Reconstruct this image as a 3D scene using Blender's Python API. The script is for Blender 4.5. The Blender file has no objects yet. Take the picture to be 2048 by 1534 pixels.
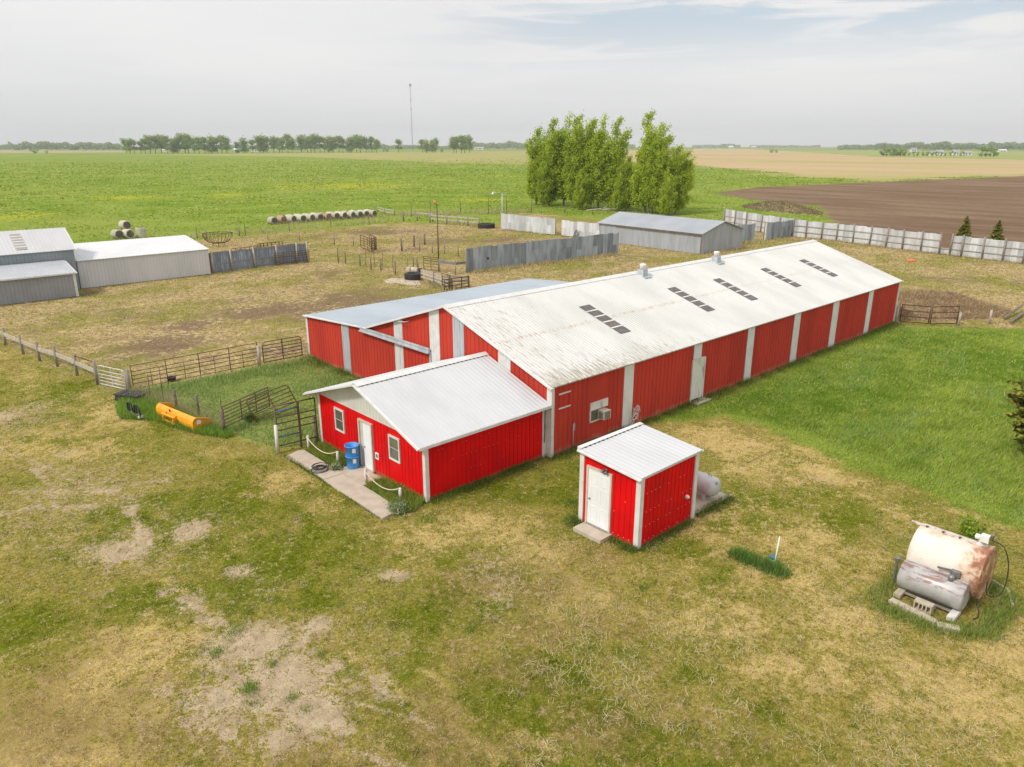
import bpy, math, random
import numpy as np
from math import sin, cos, pi, radians
from mathutils import Vector, Matrix

# ------------------------------------------------------------------ camera, sky, sun, exposure
scene = bpy.context.scene
CAM = np.array([-21.052, -20.286, 12.8]); PITCH = 0.3133; YAW = 0.8241; FPX = 1467.8
cd = bpy.data.cameras.new("camera"); cam = bpy.data.objects.new("camera", cd)
scene.collection.objects.link(cam); scene.camera = cam
cam.location = CAM; cam.rotation_euler = (pi/2 - PITCH, 0, YAW - pi/2)
cd.sensor_width = 36.0; cd.lens = 36.0*FPX/2048; cd.clip_start = 0.1; cd.clip_end = 30000

SUN_EL, SUN_AZ = radians(47), math.atan2(0.12, -0.95)       # azimuth measured from +X
sd = Vector((cos(SUN_EL)*cos(SUN_AZ), cos(SUN_EL)*sin(SUN_AZ), sin(SUN_EL)))
sl = bpy.data.lights.new("sun", 'SUN'); sl.energy = 2.35; sl.angle = radians(8); sl.color = (1.0, .94, .85)
sun = bpy.data.objects.new("sun", sl); scene.collection.objects.link(sun)
sun.rotation_euler = sd.to_track_quat('Z', 'Y').to_euler(); sun.location = (0, 0, 60)

scene.view_settings.view_transform = 'Standard'; scene.view_settings.look = 'None'
scene.view_settings.exposure = 0.20; scene.view_settings.gamma = 1.0
scene.render.engine = 'CYCLES'
try:
    scene.cycles.max_bounces = 6; scene.cycles.transparent_max_bounces = 8
    scene.cycles.volume_bounces = 0; scene.cycles.use_denoising = True
    scene.cycles.caustics_reflective = False; scene.cycles.caustics_refractive = False
except Exception: pass

def nd(nt, typ, **kw):
    n = nt.nodes.new(typ)
    for k, v in kw.items():
        if isinstance(k, str) and hasattr(n, k): setattr(n, k, v)
    return n
def put(nt, sock, v):
    if isinstance(v, bpy.types.NodeSocket): nt.links.new(v, sock)
    elif v is not None:
        if isinstance(v, (tuple, list)) and len(v) == 3 and sock.type == 'RGBA': v = (*v, 1)
        sock.default_value = v
def noise(nt, scale, detail=4, vec=None, rough=.55, dist=0):
    n = nd(nt, 'ShaderNodeTexNoise'); n.inputs['Scale'].default_value = scale
    n.inputs['Detail'].default_value = detail; n.inputs['Roughness'].default_value = rough
    n.inputs['Distortion'].default_value = dist
    if vec is not None: nt.links.new(vec, n.inputs['Vector'])
    return n.outputs['Fac']
def math_(nt, op, a, b=None, c=None, clamp=False):
    n = nd(nt, 'ShaderNodeMath', operation=op); n.use_clamp = clamp
    put(nt, n.inputs[0], a)
    if b is not None: put(nt, n.inputs[1], b)
    if c is not None: put(nt, n.inputs[2], c)
    return n.outputs[0]
def step(nt, v, lo, hi, a=0., b=1.):
    n = nd(nt, 'ShaderNodeMapRange'); n.interpolation_type = 'SMOOTHSTEP'
    put(nt, n.inputs['Value'], v); n.inputs['From Min'].default_value = lo; n.inputs['From Max'].default_value = hi
    n.inputs['To Min'].default_value = a; n.inputs['To Max'].default_value = b
    return n.outputs['Result']
def mixc(nt, f, a, b, blend='MIX'):
    n = nd(nt, 'ShaderNodeMix', data_type='RGBA', blend_type=blend)
    put(nt, n.inputs[0], f); put(nt, n.inputs[6], a); put(nt, n.inputs[7], b)
    return n.outputs[2]
def mapping(nt, vec, scale=(1, 1, 1), rot=(0, 0, 0), loc=(0, 0, 0)):
    n = nd(nt, 'ShaderNodeMapping'); nt.links.new(vec, n.inputs['Vector'])
    n.inputs['Scale'].default_value = scale; n.inputs['Rotation'].default_value = rot; n.inputs['Location'].default_value = loc
    return n.outputs['Vector']
def sepxyz(nt, v):
    n = nd(nt, 'ShaderNodeSeparateXYZ'); nt.links.new(v, n.inputs[0]); return n.outputs

w = bpy.data.worlds.new("World"); scene.world = w; w.use_nodes = True
nt = w.node_tree; nt.nodes.clear()
wo = nd(nt, 'ShaderNodeOutputWorld'); bg = nd(nt, 'ShaderNodeBackground'); nt.links.new(bg.outputs[0], wo.inputs[0])
sky = nd(nt, 'ShaderNodeTexSky'); sky.sky_type = 'NISHITA'; sky.sun_disc = False
sky.sun_elevation = SUN_EL; sky.sun_rotation = math.atan2(sd.x, sd.y); sky.altitude = 300
sky.air_density = 1.0; sky.dust_density = 2.0; sky.ozone_density = 1.0
dirv = nd(nt, 'ShaderNodeTexCoord').outputs['Generated']
x_, y_, z_ = sepxyz(nt, dirv)
# thin cloud veil over the blue sky: streaks flattened towards the horizon
cv = mapping(nt, dirv, (1, 1, 6.5))
n1 = noise(nt, 1.7, 6, cv, .58, .5); n2 = noise(nt, 5.5, 6, mapping(nt, dirv, (1, 1, 9)), .52, .6)
n3 = noise(nt, 2.4, 4, mapping(nt, dirv, (1, 1, 5), loc=(3.1, 1.7, 0)), .5, .3)
el = math_(nt, 'ARCSINE', z_)
# azimuth away from the clear patch in the far right
ca, sa = cos(YAW - .36), sin(YAW - .36)
side = math_(nt, 'ADD', math_(nt, 'MULTIPLY', x_, ca), math_(nt, 'MULTIPLY', y_, sa))      # 1 = towards the patch
gap = math_(nt, 'MULTIPLY', step(nt, side, .86, .965), step(nt, el, .075, .150))
gap = math_(nt, 'MULTIPLY', gap, step(nt, math_(nt, 'ADD', math_(nt, 'MULTIPLY', n2, .75), math_(nt, 'MULTIPLY', n1, .55)), .73, .58))
hi = math_(nt, 'MULTIPLY', step(nt, el, .25, .7), step(nt, n1, .56, .42))
gap = math_(nt, 'MAXIMUM', gap, math_(nt, 'MULTIPLY', hi, .6))
blue = mixc(nt, 1.0, sky.outputs[0], (.1, .1, .1), 'MULTIPLY')
blue = mixc(nt, .62, blue, (.50, .615, .70))
cl_lo = mixc(nt, step(nt, el, -.01, .13), (.675, .678, .688), (.735, .735, .738))
cl_hi = mixc(nt, step(nt, el, -.01, .10), (.70, .70, .705), (.785, .782, .775))
veil = mixc(nt, step(nt, math_(nt, 'ADD', math_(nt, 'MULTIPLY', n3, .6), math_(nt, 'MULTIPLY', n2, .4)), .38, .66), cl_lo, cl_hi)
bright = math_(nt, 'MULTIPLY', step(nt, side, .92, .79), step(nt, el, .03, .16))         # the veil is thinner and whiter on the left
veil = mixc(nt, math_(nt, 'MULTIPLY', bright, .55), veil, (.79, .79, .792))
veil = mixc(nt, step(nt, el, .20, .65), veil, (.98, .96, .94))
# a lit cumulus edge low at the right
ce, se = cos(YAW - .58), sin(YAW - .58)
s2 = math_(nt, 'ADD', math_(nt, 'MULTIPLY', x_, ce), math_(nt, 'MULTIPLY', y_, se))
cum = math_(nt, 'MULTIPLY', step(nt, s2, .9955, .9998), math_(nt, 'MULTIPLY', step(nt, el, .082, .105), step(nt, el, .150, .128)))
cum = math_(nt, 'MULTIPLY', cum, step(nt, n2, .24, .42))
col = mixc(nt, math_(nt, 'MULTIPLY', gap, .72), veil, blue)
col = mixc(nt, math_(nt, 'MULTIPLY', cum, .9), col, (.90, .87, .83))
nt.links.new(col, bg.inputs['Color']); bg.inputs['Strength'].default_value = 1.0

# ------------------------------------------------------------------ ground points measured in the photograph
_fw = np.array([cos(YAW)*cos(PITCH), sin(YAW)*cos(PITCH), -sin(PITCH)])
_r = np.array([sin(YAW), -cos(YAW), 0.0]); _u = np.cross(_r, _fw)
def G(px, py, z=0.):
    v = _fw + _r*(px-1024)/FPX - _u*(py-767)/FPX
    t = (z-CAM[2])/v[2]; return tuple((CAM+v*t))
def G2(px, py): return G(px, py)[:2]

# ------------------------------------------------------------------ materials
def mat(name, col, rough=.6, metal=0., col2=None, scale=3., thr=(.35, .7), detail=5, bump=0., bscale=20., space='pos', stretch=(1, 1, 1), extra=None, spec=.4, tint=0., trans=0.):
    m = bpy.data.materials.new(name); m.use_nodes = True; nt = m.node_tree
    b = nt.nodes['Principled BSDF']; out = nt.nodes['Material Output']
    if space == 'pos': v = nd(nt, 'ShaderNodeNewGeometry').outputs['Position']
    else: v = nd(nt, 'ShaderNodeTexCoord').outputs['Object']
    vs = mapping(nt, v, stretch)
    c = col
    if col2 is not None: c = mixc(nt, step(nt, noise(nt, scale, detail, vs), *thr), col, col2)
    if extra: c = extra(nt, v, c)
    if tint:                                       # each sheet, board or bale is a little lighter or darker than the next
        rnd = nd(nt, 'ShaderNodeObjectInfo').outputs['Random']
        k = step(nt, rnd, 0, 1, 1-tint, 1+tint)
        n = nd(nt, 'ShaderNodeVectorMath', operation='SCALE'); put(nt, n.inputs[0], c); put(nt, n.inputs['Scale'], k); c = n.outputs[0]
    put(nt, b.inputs['Base Color'], c)
    b.inputs['Roughness'].default_value = rough; b.inputs['Metallic'].default_value = metal
    b.inputs['Specular IOR Level'].default_value = spec
    if bump:
        bn = nd(nt, 'ShaderNodeBump'); bn.inputs['Strength'].default_value = bump; bn.inputs['Distance'].default_value = .02
        nt.links.new(noise(nt, bscale, 4, vs), bn.inputs['Height']); nt.links.new(bn.outputs[0], b.inputs['Normal'])
    return m
def attr_mat(name, rough=.8, trans=.35, jitter=.0):
    m = bpy.data.materials.new(name); m.use_nodes = True; nt = m.node_tree
    b = nt.nodes['Principled BSDF']; out = nt.nodes['Material Output']
    a = nd(nt, 'ShaderNodeAttribute'); a.attribute_name = 'Col'
    nt.links.new(a.outputs['Color'], b.inputs['Base Color']); b.inputs['Roughness'].default_value = rough
    b.inputs['Specular IOR Level'].default_value = .06
    if trans:
        t = nd(nt, 'ShaderNodeBsdfTranslucent'); nt.links.new(a.outputs['Color'], t.inputs['Color'])
        mx = nd(nt, 'ShaderNodeMixShader'); mx.inputs[0].default_value = trans
        nt.links.new(b.outputs[0], mx.inputs[1]); nt.links.new(t.outputs[0], mx.inputs[2]); nt.links.new(mx.outputs[0], out.inputs[0])
    return m
def screws(ax, rows, pitch, z0=.25, dz=.62):
    return None
def ex_streak(colr, axis_scale, lo, hi, where=None):
    """streaks of rust or wear: noise stretched along one direction"""
    def f(nt, v, c):
        n = noise(nt, 1.0, 6, mapping(nt, v, axis_scale), .65)
        k = step(nt, n, lo, hi)
        if where: k = math_(nt, 'MULTIPLY', k, where(nt, v))
        return mixc(nt, k, c, colr)
    return f
def barn_roof_extra(nt, v, c):
    x, y, z = sepxyz(nt, v)
    # grime in the corrugations, heavier to the eave and to the near end; rust at the lap in mid slope
    n = noise(nt, 1.0, 6, mapping(nt, v, (16, 1.5, 1.2)), .72); n2 = noise(nt, .45, 3, v); n4 = noise(nt, 1.0, 3, mapping(nt, v, (16, 3.5, 3)), .6)
    eave = math_(nt, 'MULTIPLY', step(nt, y, 2.6, -.3), step(nt, x, 17, 1, .25, 1.))
    near = step(nt, x, 10, 0, 0, .55)
    amt = math_(nt, 'ADD', math_(nt, 'MAXIMUM', eave, near), math_(nt, 'MULTIPLY', n2, .35))
    k = step(nt, math_(nt, 'ADD', n, math_(nt, 'MULTIPLY', amt, .26)), .70, .84, 0, .8)
    c = mixc(nt, k, c, (.27, .21, .145))
    k2 = math_(nt, 'MULTIPLY', step(nt, n4, .47, .66), math_(nt, 'MULTIPLY', step(nt, math_(nt, 'ABSOLUTE', math_(nt, 'SUBTRACT', y, 3.45)), .20, .02), step(nt, x, 30, 2, .35, .95)))
    c = mixc(nt, k2, c, (.42, .24, .12))
    n5 = noise(nt, .9, 4, mapping(nt, v, (9, 1.3, 1), loc=(7, 2, 0)), .6)
    k3 = math_(nt, 'MULTIPLY', step(nt, n5, .60, .74), math_(nt, 'MULTIPLY', step(nt, y, 2.4, .2), step(nt, x, 15, 6, 0, .6)))
    return mixc(nt, k3, c, (.48, .30, .16))
def rust_tank_extra(nt, v, c):
    x, y, z = sepxyz(nt, v)
    n = noise(nt, 2.6, 6, v, .65, .4); n2 = noise(nt, 9, 5, v, .6)
    edge = math_(nt, 'MAXIMUM', step(nt, y, -15.0, -15.95), step(nt, z, 1.62, 1.84, 0, .75))
    edge = math_(nt, 'MAXIMUM', edge, step(nt, y, -14.45, -14.1, 0, .55))
    s = math_(nt, 'ADD', math_(nt, 'MULTIPLY', edge, .42), math_(nt, 'MULTIPLY', n, .75))
    c = mixc(nt, step(nt, s, .51, .79, 0, .72), c, (.60, .36, .19))
    c = mixc(nt, step(nt, math_(nt, 'ADD', s, math_(nt, 'MULTIPLY', n2, .25)), .80, .98, 0, .9), c, (.26, .085, .045))
    return mixc(nt, step(nt, noise(nt, 16, 3, v), .69, .74, 0, .8), c, (.33, .15, .07))
def red_tank_extra(nt, v, c):
    x, y, z = sepxyz(nt, v)
    n = noise(nt, 1.0, 6, mapping(nt, v, (9, 1.9, 9)), .72, .3)
    top = math_(nt, 'MULTIPLY', step(nt, z, .58, .80), step(nt, x, .95, .62, .5, 1))
    s = math_(nt, 'ADD', n, math_(nt, 'MULTIPLY', top, .17))
    c = mixc(nt, step(nt, s, .62, .74, 0, .85), c, (.25, .115, .095))
    return mixc(nt, step(nt, noise(nt, 1.0, 5, mapping(nt, v, (9, 2, 9))), .60, .72, 0, .5), c, (.33, .30, .27))

def splash(colr, top, amt):
    """dried mud and dust thrown up on the foot of a wall"""
    def f(nt, v, c):
        z = sepxyz(nt, v)[2]; n = noise(nt, 3.0, 6, mapping(nt, v, (1, 1, .45)), .68)
        k = math_(nt, 'ADD', step(nt, z, top, 0.), math_(nt, 'MULTIPLY', math_(nt, 'SUBTRACT', n, .5), 1.5))
        c = mixc(nt, step(nt, k, .45, 1.25, 0, amt), c, colr)
        return mixc(nt, step(nt, noise(nt, 1.0, 5, mapping(nt, v, (4, 4, .4)), .7), .55, .78, 0, .22), c, (.42, .10, .085))
    return f
def both(*fs):
    def f(nt, v, c):
        for g in fs: c = g(nt, v, c)
        return c
    return f
RED = mat('bright_red_steel', (.70, .003, .005), .5, col2=(.56, .003, .006), scale=.9, spec=.15, extra=splash((.30, .17, .10), .38, .75))
REDOLD = mat('weathered_red_steel', (.52, .052, .031), .78, col2=(.42, .042, .027), scale=.8, stretch=(1, 1, .25), extra=both(ex_streak((.58, .10, .07), (5, 5, .35), .58, .85), splash((.46, .25, .17), .65, .65)), spec=.15)
WHITE = mat('white_trim', (.70, .70, .69), .5, col2=(.60, .60, .58), scale=2.5)
WROOF = mat('white_roof_steel', (.58, .585, .60), .45, col2=(.53, .535, .555), scale=.8, stretch=(1, .3, 1))
OLDROOF = mat('old_white_roof', (.63, .63, .61), .6, col2=(.55, .55, .525), scale=.5, stretch=(1, .35, 1), extra=barn_roof_extra, spec=.3)
OLDWHITE = mat('weathered_white_paint', (.68, .67, .63), .7, col2=(.36, .34, .30), scale=2.2, thr=(.5, .75), stretch=(2, 2, .7))
GALV = mat('galvanised_steel', (.52, .56, .60), .45, .12, col2=(.39, .43, .47), scale=1.6, stretch=(2, 2, .4))
GALVROOF = mat('galvanised_roof', (.42, .475, .53), .42, .12, col2=(.35, .40, .455), scale=.35, stretch=(1, .3, 1))
STRIP = mat('ribbed_fibreglass', (.66, .67, .67), .5, col2=(.50, .52, .54), scale=1.6, stretch=(2, 2, .3), thr=(.45, .75))
STRIPW = mat('white_wall_strip', (.72, .73, .74), .5, col2=(.62, .63, .64), scale=1.2)
SKYL = mat('skylight_fibreglass', (.085, .075, .072), .45, col2=(.155, .13, .12), scale=3, spec=.5)
BLUEGREY = mat('blue_grey_steel', (.30, .345, .39), .5, .05, col2=(.25, .29, .33), scale=.6, stretch=(1, 1, .3))
PALEGREY = mat('pale_grey_steel', (.62, .62, .64), .55, col2=(.54, .54, .56), scale=.5, stretch=(1, 1, .25), extra=ex_streak((.40, .39, .39), (.9, .9, 2.4), .68, .84))
GREYBARN = mat('grey_barn_steel', (.42, .445, .48), .55, .08, col2=(.33, .355, .39), scale=1.0, stretch=(2, 2, .3))
SHEET = mat('old_tin_sheet', (.34, .385, .435), .55, .08, col2=(.22, .25, .29), scale=1.0, stretch=(2.5, 2.5, .5), tint=.26, extra=ex_streak((.26, .15, .10), (1.1, 1.1, .6), .70, .8))
SHEETLIGHT = mat('bright_tin_sheet', (.60, .615, .64), .5, .08, col2=(.46, .48, .51), scale=1.2, stretch=(2, 2, .5), tint=.2, extra=ex_streak((.30, .18, .12), (1.3, 1.3, .7), .69, .8))
DARKSHEET = mat('slate_boards', (.19, .225, .285), .75, col2=(.36, .40, .46), scale=2.0, thr=(.45, .7), stretch=(3, 3, .5), tint=.15)
WOOD = mat('weathered_wood', (.32, .28, .235), .85, col2=(.22, .19, .16), scale=3, stretch=(3, 3, .6), bump=.3)
PALEWOOD = mat('pale_wood', (.50, .45, .38), .85, col2=(.36, .31, .26), scale=4)
DARKWOOD = mat('dark_wood', (.13, .10, .08), .85, col2=(.22, .18, .15), scale=4)
RUST = mat('rusty_pipe', (.13, .062, .036), .75, col2=(.085, .045, .03), scale=7)
BROWNPIPE = mat('brown_pipe', (.10, .068, .045), .7, col2=(.16, .10, .06), scale=6)
OLIVEPIPE = mat('olive_rust_pipe', (.17, .12, .045), .7, col2=(.11, .075, .035), scale=6)
ORANGERUST = mat('orange_rust', (.36, .12, .05), .75, col2=(.24, .08, .04), scale=5)
ALU = mat('silver_gate_paint', (.62, .62, .62), .45, .2, col2=(.5, .5, .5), scale=4)
WIRE = mat('fence_wire', (.20, .17, .14), .6, .4)
CONC = mat('concrete_slab', (.52, .45, .365), .9, col2=(.43, .365, .29), scale=2.2, bump=.2, bscale=30)
CONCB = mat('concrete_block', (.50, .44, .33), .9, col2=(.40, .35, .26), scale=5, bump=.2)
BLACK = mat('black_rubber', (.028, .028, .030), .6, col2=(.05, .05, .05), scale=5)
TIRE = mat('tyre_rubber', (.03, .03, .032), .8, col2=(.06, .055, .05), scale=6, bump=.4)
YELLOW = mat('orange_yellow_paint', (.82, .37, .02), .45, col2=(.74, .31, .02), scale=3)
BLUE = mat('blue_plastic', (.07, .32, .76), .4, col2=(.06, .28, .68), scale=2)
BLUEPAINT = mat('worn_blue_paint', (.06, .16, .34), .6, col2=(.10, .10, .11), scale=6)
HAY = mat('grey_hay', (.52, .50, .40), .95, col2=(.40, .375, .285), scale=3.2, bump=.6, bscale=9, space='obj', tint=.14)
HAYBROWN = mat('tan_hay', (.42, .31, .20), .95, col2=(.32, .22, .14), scale=3.2, bump=.6, bscale=9, space='obj', tint=.1)
HAYEND = mat('rotten_shaded_bale_end', (.105, .085, .07), .95, col2=(.18, .145, .11), scale=4, bump=.5, bscale=9, space='obj')  # dark colour holds both the rot and the shade on the end face
STRAW = mat('old_straw', (.47, .36, .22), .95, col2=(.28, .205, .13), scale=2.4, bump=.8, bscale=9)
BARK = mat('tree_bark', (.20, .17, .13), .9, col2=(.31, .28, .23), scale=5, space='obj')
GLASS = mat('window_glass', (.07, .08, .065), .07, col2=(.15, .16, .12), scale=1.5, spec=.6)
BEIGE = mat('beige_plastic', (.58, .55, .47), .5, col2=(.5, .47, .4), scale=3)
GRILLE = mat('dark_grille', (.16, .15, .13), .6)
PROPANE = mat('silver_tank_paint', (.56, .56, .56), .45, .0, col2=(.42, .41, .42), scale=2)
BIGTANK = mat('rusty_white_tank', (.77, .735, .67), .52, col2=(.70, .655, .58), scale=2.2, extra=rust_tank_extra)
SMALLTANK = mat('rusty_silver_tank', (.50, .495, .49), .42, .15, col2=(.40, .395, .39), scale=3, extra=red_tank_extra)
ROPE = mat('cream_rope', (.66, .58, .40), .8, col2=(.56, .48, .33), scale=8)
PLASTICW = mat('white_plastic', (.80, .80, .80), .4, col2=(.72, .72, .70), scale=6)
DOORW = mat('white_door_paint', (.80, .82, .84), .4, col2=(.74, .76, .78), scale=1.2)
METAL = mat('dull_metal', (.30, .30, .30), .4, .6, col2=(.2, .2, .2), scale=8)
LAMPORANGE = mat('rusty_lamp_head', (.62, .30, .11), .5, col2=(.40, .18, .07), scale=9)
FARWALL = mat('far_white_wall', (.74, .74, .72), .7, col2=(.64, .64, .62), scale=.3)
FARROOF = mat('far_grey_roof', (.36, .36, .37), .7, col2=(.3, .3, .3), scale=.3)
ORANGE = mat('orange_plastic', (.72, .15, .05), .5, col2=(.60, .12, .05), scale=5)
LEAF = attr_mat('leaf_surface', .6, .5); BLADE = attr_mat('grass_blade_surface', .8, .45)
NEEDLE = attr_mat('needle_surface', .7, .15)
# ------------------------------------------------------------------ mesh helpers
ORG = {}
def link(o): scene.collection.objects.link(o); return o
def tag(o, label=None, cat=None, group=None, kind=None):
    if label: o['label'] = label
    if cat: o['category'] = cat
    if group: o['group'] = group
    if kind: o['kind'] = kind
    return o
def thing(name, label, cat, loc=(0, 0, 0), group=None):
    o = bpy.data.objects.new(name, None); o.empty_display_size = .3; o.location = loc; link(o)
    ORG[o.name] = np.array(loc, float)
    return tag(o, label, cat, group)
def spline(pts, k=6):
    """points of a smooth curve through pts"""
    P_ = [Vector(p) for p in pts]; P_ = [P_[0]*2-P_[1]]+P_+[P_[-1]*2-P_[-2]]; out = []
    for i in range(1, len(P_)-2):
        a, b, c, d = P_[i-1:i+3]
        for j in range(k): t = j/k; out.append(.5*((2*b)+(c-a)*t+(2*a-5*b+4*c-d)*t*t+(3*b-a-3*c+d)*t*t*t))
    return [tuple(p) for p in out+[P_[-2]]]
class MB:
    """collects shapes; build() links them as one mesh object"""
    def __init__(s): s.v = []; s.f = []; s.sm = []
    def add(s, vs, fs, smooth=False):
        b = len(s.v); s.v += [tuple(map(float, p)) for p in vs]; s.f += [tuple(i+b for i in f) for f in fs]; s.sm += [smooth]*len(fs)
        return s
    def box(s, x0, x1, y0, y1, z0, z1):
        return s.add([(x, y, z) for x in (x0, x1) for y in (y0, y1) for z in (z0, z1)],
                     [(0, 1, 3, 2), (4, 6, 7, 5), (0, 4, 5, 1), (2, 3, 7, 6), (0, 2, 6, 4), (1, 5, 7, 3)])
    def beam(s, p, q, wd, ht, up=(0, 0, 1)):
        p, q = Vector(p), Vector(q); d = (q-p).normalized(); up = Vector(up)
        if abs(d.dot(up)) > .99: up = Vector((0, 1, 0))
        a = d.cross(up).normalized()*wd/2; b = a.cross(d).normalized()*ht/2
        vs = [e+i*a+j*b for e in (p, q) for i in (-1, 1) for j in (-1, 1)]
        return s.add(vs, [(0, 2, 3, 1), (4, 5, 7, 6), (0, 1, 5, 4), (2, 6, 7, 3), (0, 4, 6, 2), (1, 3, 7, 5)])
    def tube(s, pts, r, n=6, r2=None, caps=True):
        P = [Vector(p) for p in pts]; b = len(s.v); m = len(P); prev = None
        for i, p in enumerate(P):
            d = (P[min(i+1, m-1)]-P[max(i-1, 0)]).normalized()
            a = d.cross(prev if prev and abs(d.dot(prev)) < .95 else (Vector((0, 0, 1)) if abs(d.z) < .9 else Vector((1, 0, 0)))).normalized()
            c = d.cross(a).normalized(); prev = c if False else None
            rr = r if r2 is None else r+(r2-r)*i/(m-1)
            for k in range(n):
                t = 2*pi*k/n; s.v.append(tuple(p+a*rr*cos(t)+c*rr*sin(t)))
        for i in range(m-1):
            for k in range(n):
                s.f.append((b+i*n+k, b+i*n+(k+1) % n, b+(i+1)*n+(k+1) % n, b+(i+1)*n+k)); s.sm.append(True)
        if caps:
            s.f.append(tuple(b+k for k in reversed(range(n)))); s.f.append(tuple(b+(m-1)*n+k for k in range(n))); s.sm += [False]*2
        return s
    def lathe(s, o, ax, prof, n=24, smooth=True):
        """prof: (distance along the axis, radius)"""
        o, d = Vector(o), Vector(ax).normalized(); a = d.orthogonal().normalized(); c = d.cross(a); b = len(s.v)
        for h, r in prof:
            for k in range(n):
                t = 2*pi*k/n; s.v.append(tuple(o+d*h+(a*cos(t)+c*sin(t))*max(r, 1e-4)))
        for i in range(len(prof)-1):
            for k in range(n):
                s.f.append((b+i*n+k, b+i*n+(k+1) % n, b+(i+1)*n+(k+1) % n, b+(i+1)*n+k)); s.sm.append(smooth)
        s.f.append(tuple(b+k for k in reversed(range(n)))); s.f.append(tuple(b+(len(prof)-1)*n+k for k in range(n))); s.sm += [False]*2
        return s
    def prism(s, poly, off):
        """poly: 3-D outline, extruded by off"""
        n = len(poly); A = [Vector(p) for p in poly]; B = [p+Vector(off) for p in A]
        return s.add(A+B, [tuple(reversed(range(n))), tuple(range(n, 2*n))]+[(i, (i+1) % n, (i+1) % n+n, i+n) for i in range(n)])
    def build(s, name, m, parent=None, org=None):
        root = parent
        while root is not None and root.parent is not None: root = root.parent
        o_ = np.array(org if org is not None else (ORG.get(root.name, (0, 0, 0)) if root is not None else (0, 0, 0)), float)
        v = np.array(s.v, float)-o_
        me = bpy.data.meshes.new(name); me.from_pydata(v.tolist(), [], s.f); me.validate()
        if len(me.polygons) == len(s.sm): me.polygons.foreach_set('use_smooth', s.sm)
        me.materials.append(m); o = bpy.data.objects.new(name, me); link(o)
        if parent is not None: o.parent = parent
        elif org is not None: o.location = org
        if root is None: ORG[o.name] = o_
        return o
def np_mesh(name, V, F, m, col=None, smooth=False):
    """big mesh straight from numpy: V (n,3), F (k,3|4), col (k,3) per face"""
    me = bpy.data.meshes.new(name); k, c = F.shape
    me.vertices.add(len(V)); me.vertices.foreach_set('co', np.ascontiguousarray(V, np.float32).ravel())
    me.loops.add(k*c); me.loops.foreach_set('vertex_index', np.ascontiguousarray(F, np.int32).ravel())
    me.polygons.add(k); me.polygons.foreach_set('loop_start', np.arange(0, k*c, c, dtype=np.int32))
    me.update(calc_edges=True)
    if smooth: me.polygons.foreach_set('use_smooth', np.ones(k, bool))
    if col is not None:
        a = me.color_attributes.new('Col', 'FLOAT_COLOR', 'CORNER')
        cc = np.ones((k, c, 4), np.float32); cc[:, :, :3] = col[:, None, :]; a.data.foreach_set('color', cc.ravel())
    me.materials.append(m)
    return me
def obj(name, me, parent=None, loc=(0, 0, 0)):
    o = bpy.data.objects.new(name, me); link(o); o.location = loc; o.parent = parent; return o
ORD = ['first', 'second', 'third', 'fourth', 'fifth', 'sixth', 'seventh', 'eighth', 'ninth', 'tenth', 'eleventh', 'twelfth', 'thirteenth', 'fourteenth', 'fifteenth', 'sixteenth', 'seventeenth']

# ------------------------------------------------------------------ numpy noise and masks
rng = np.random.default_rng(7); random.seed(7)
def _h(i, j, s):
    n = (i.astype(np.int64)*374761393 + j.astype(np.int64)*668265263 + s*974634777) & 0x7fffffff
    n = ((n ^ (n >> 13))*1274126177) & 0x7fffffff
    return ((n ^ (n >> 16)) & 0xffff)/65535.
def vnoise(x, y, s=0):
    i, j = np.floor(x), np.floor(y); u, v = x-i, y-j; u = u*u*(3-2*u); v = v*v*(3-2*v)
    a, b, c, d = _h(i, j, s), _h(i+1, j, s), _h(i, j+1, s), _h(i+1, j+1, s)
    return (a*(1-u)+b*u)*(1-v)+(c*(1-u)+d*u)*v
def fbm(x, y, s=0, o=4):
    t = 0; a = .5; n = 0
    for k in range(o): t = t+a*vnoise(x*2**k, y*2**k, s+k*17); n += a; a *= .55
    return t/n
def sdf(poly, X, Y):
    """signed distance, positive inside"""
    d = np.full(X.shape, 1e18); ins = np.zeros(X.shape, bool); n = len(poly)
    for k in range(n):
        ax, ay = poly[k]; bx, by = poly[(k+1) % n]; ex, ey = bx-ax, by-ay
        t = np.clip(((X-ax)*ex+(Y-ay)*ey)/(ex*ex+ey*ey+1e-12), 0, 1)
        d = np.minimum(d, (X-ax-t*ex)**2+(Y-ay-t*ey)**2)
        c = ((ay > Y) != (by > Y)) & (X < ex*(Y-ay)/(ey if abs(ey) > 1e-12 else 1e-12)+ax); ins ^= c
    d = np.sqrt(d); return np.where(ins, d, -d)
def P(*q): return [G2(*p) for p in q]
YARD = P((-420, 640), (-150, 625), (0, 612), (158, 592), (160, 572), (300, 520), (395, 479), (491, 471), (579, 464), (662, 457), (738, 450), (808, 444), (860, 447), (948, 452), (1000, 448), (1008, 430), (1042, 426), (1098, 429), (1211, 441), (1440, 450), (1607, 475), (1842, 502), (2048, 526), (2500, 575), (2600, 670), (2048, 656), (1800, 653))+[(37.2, 0), (0, 0), (0, 21.3)]+P((519, 737), (261, 786), (195, 770), (100, 730), (0, 692), (-150, 640))
PEN = P((262, 790), (519, 739), (612, 722))+[(0, 20.9), (0, 8.2), (-6.4, 8.2)]+P((555, 897), (450, 862), (355, 818))
TALL = P((1285, 846), (1390, 798))+[(11, 0), (37.2, 0)]+P((1800, 652), (2500, 672), (2700, 1150), (2048, 1046), (1850, 985), (1700, 935), (1590, 880), (1500, 848), (1440, 834), (1360, 843))
PLOUGH = P((1430, 385), (1520, 374), (1700, 366), (2048, 352), (2700, 332), (3000, 620), (2300, 560), (2048, 520), (1842, 496), (1700, 476), (1662, 440), (1640, 412), (1500, 399))
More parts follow.
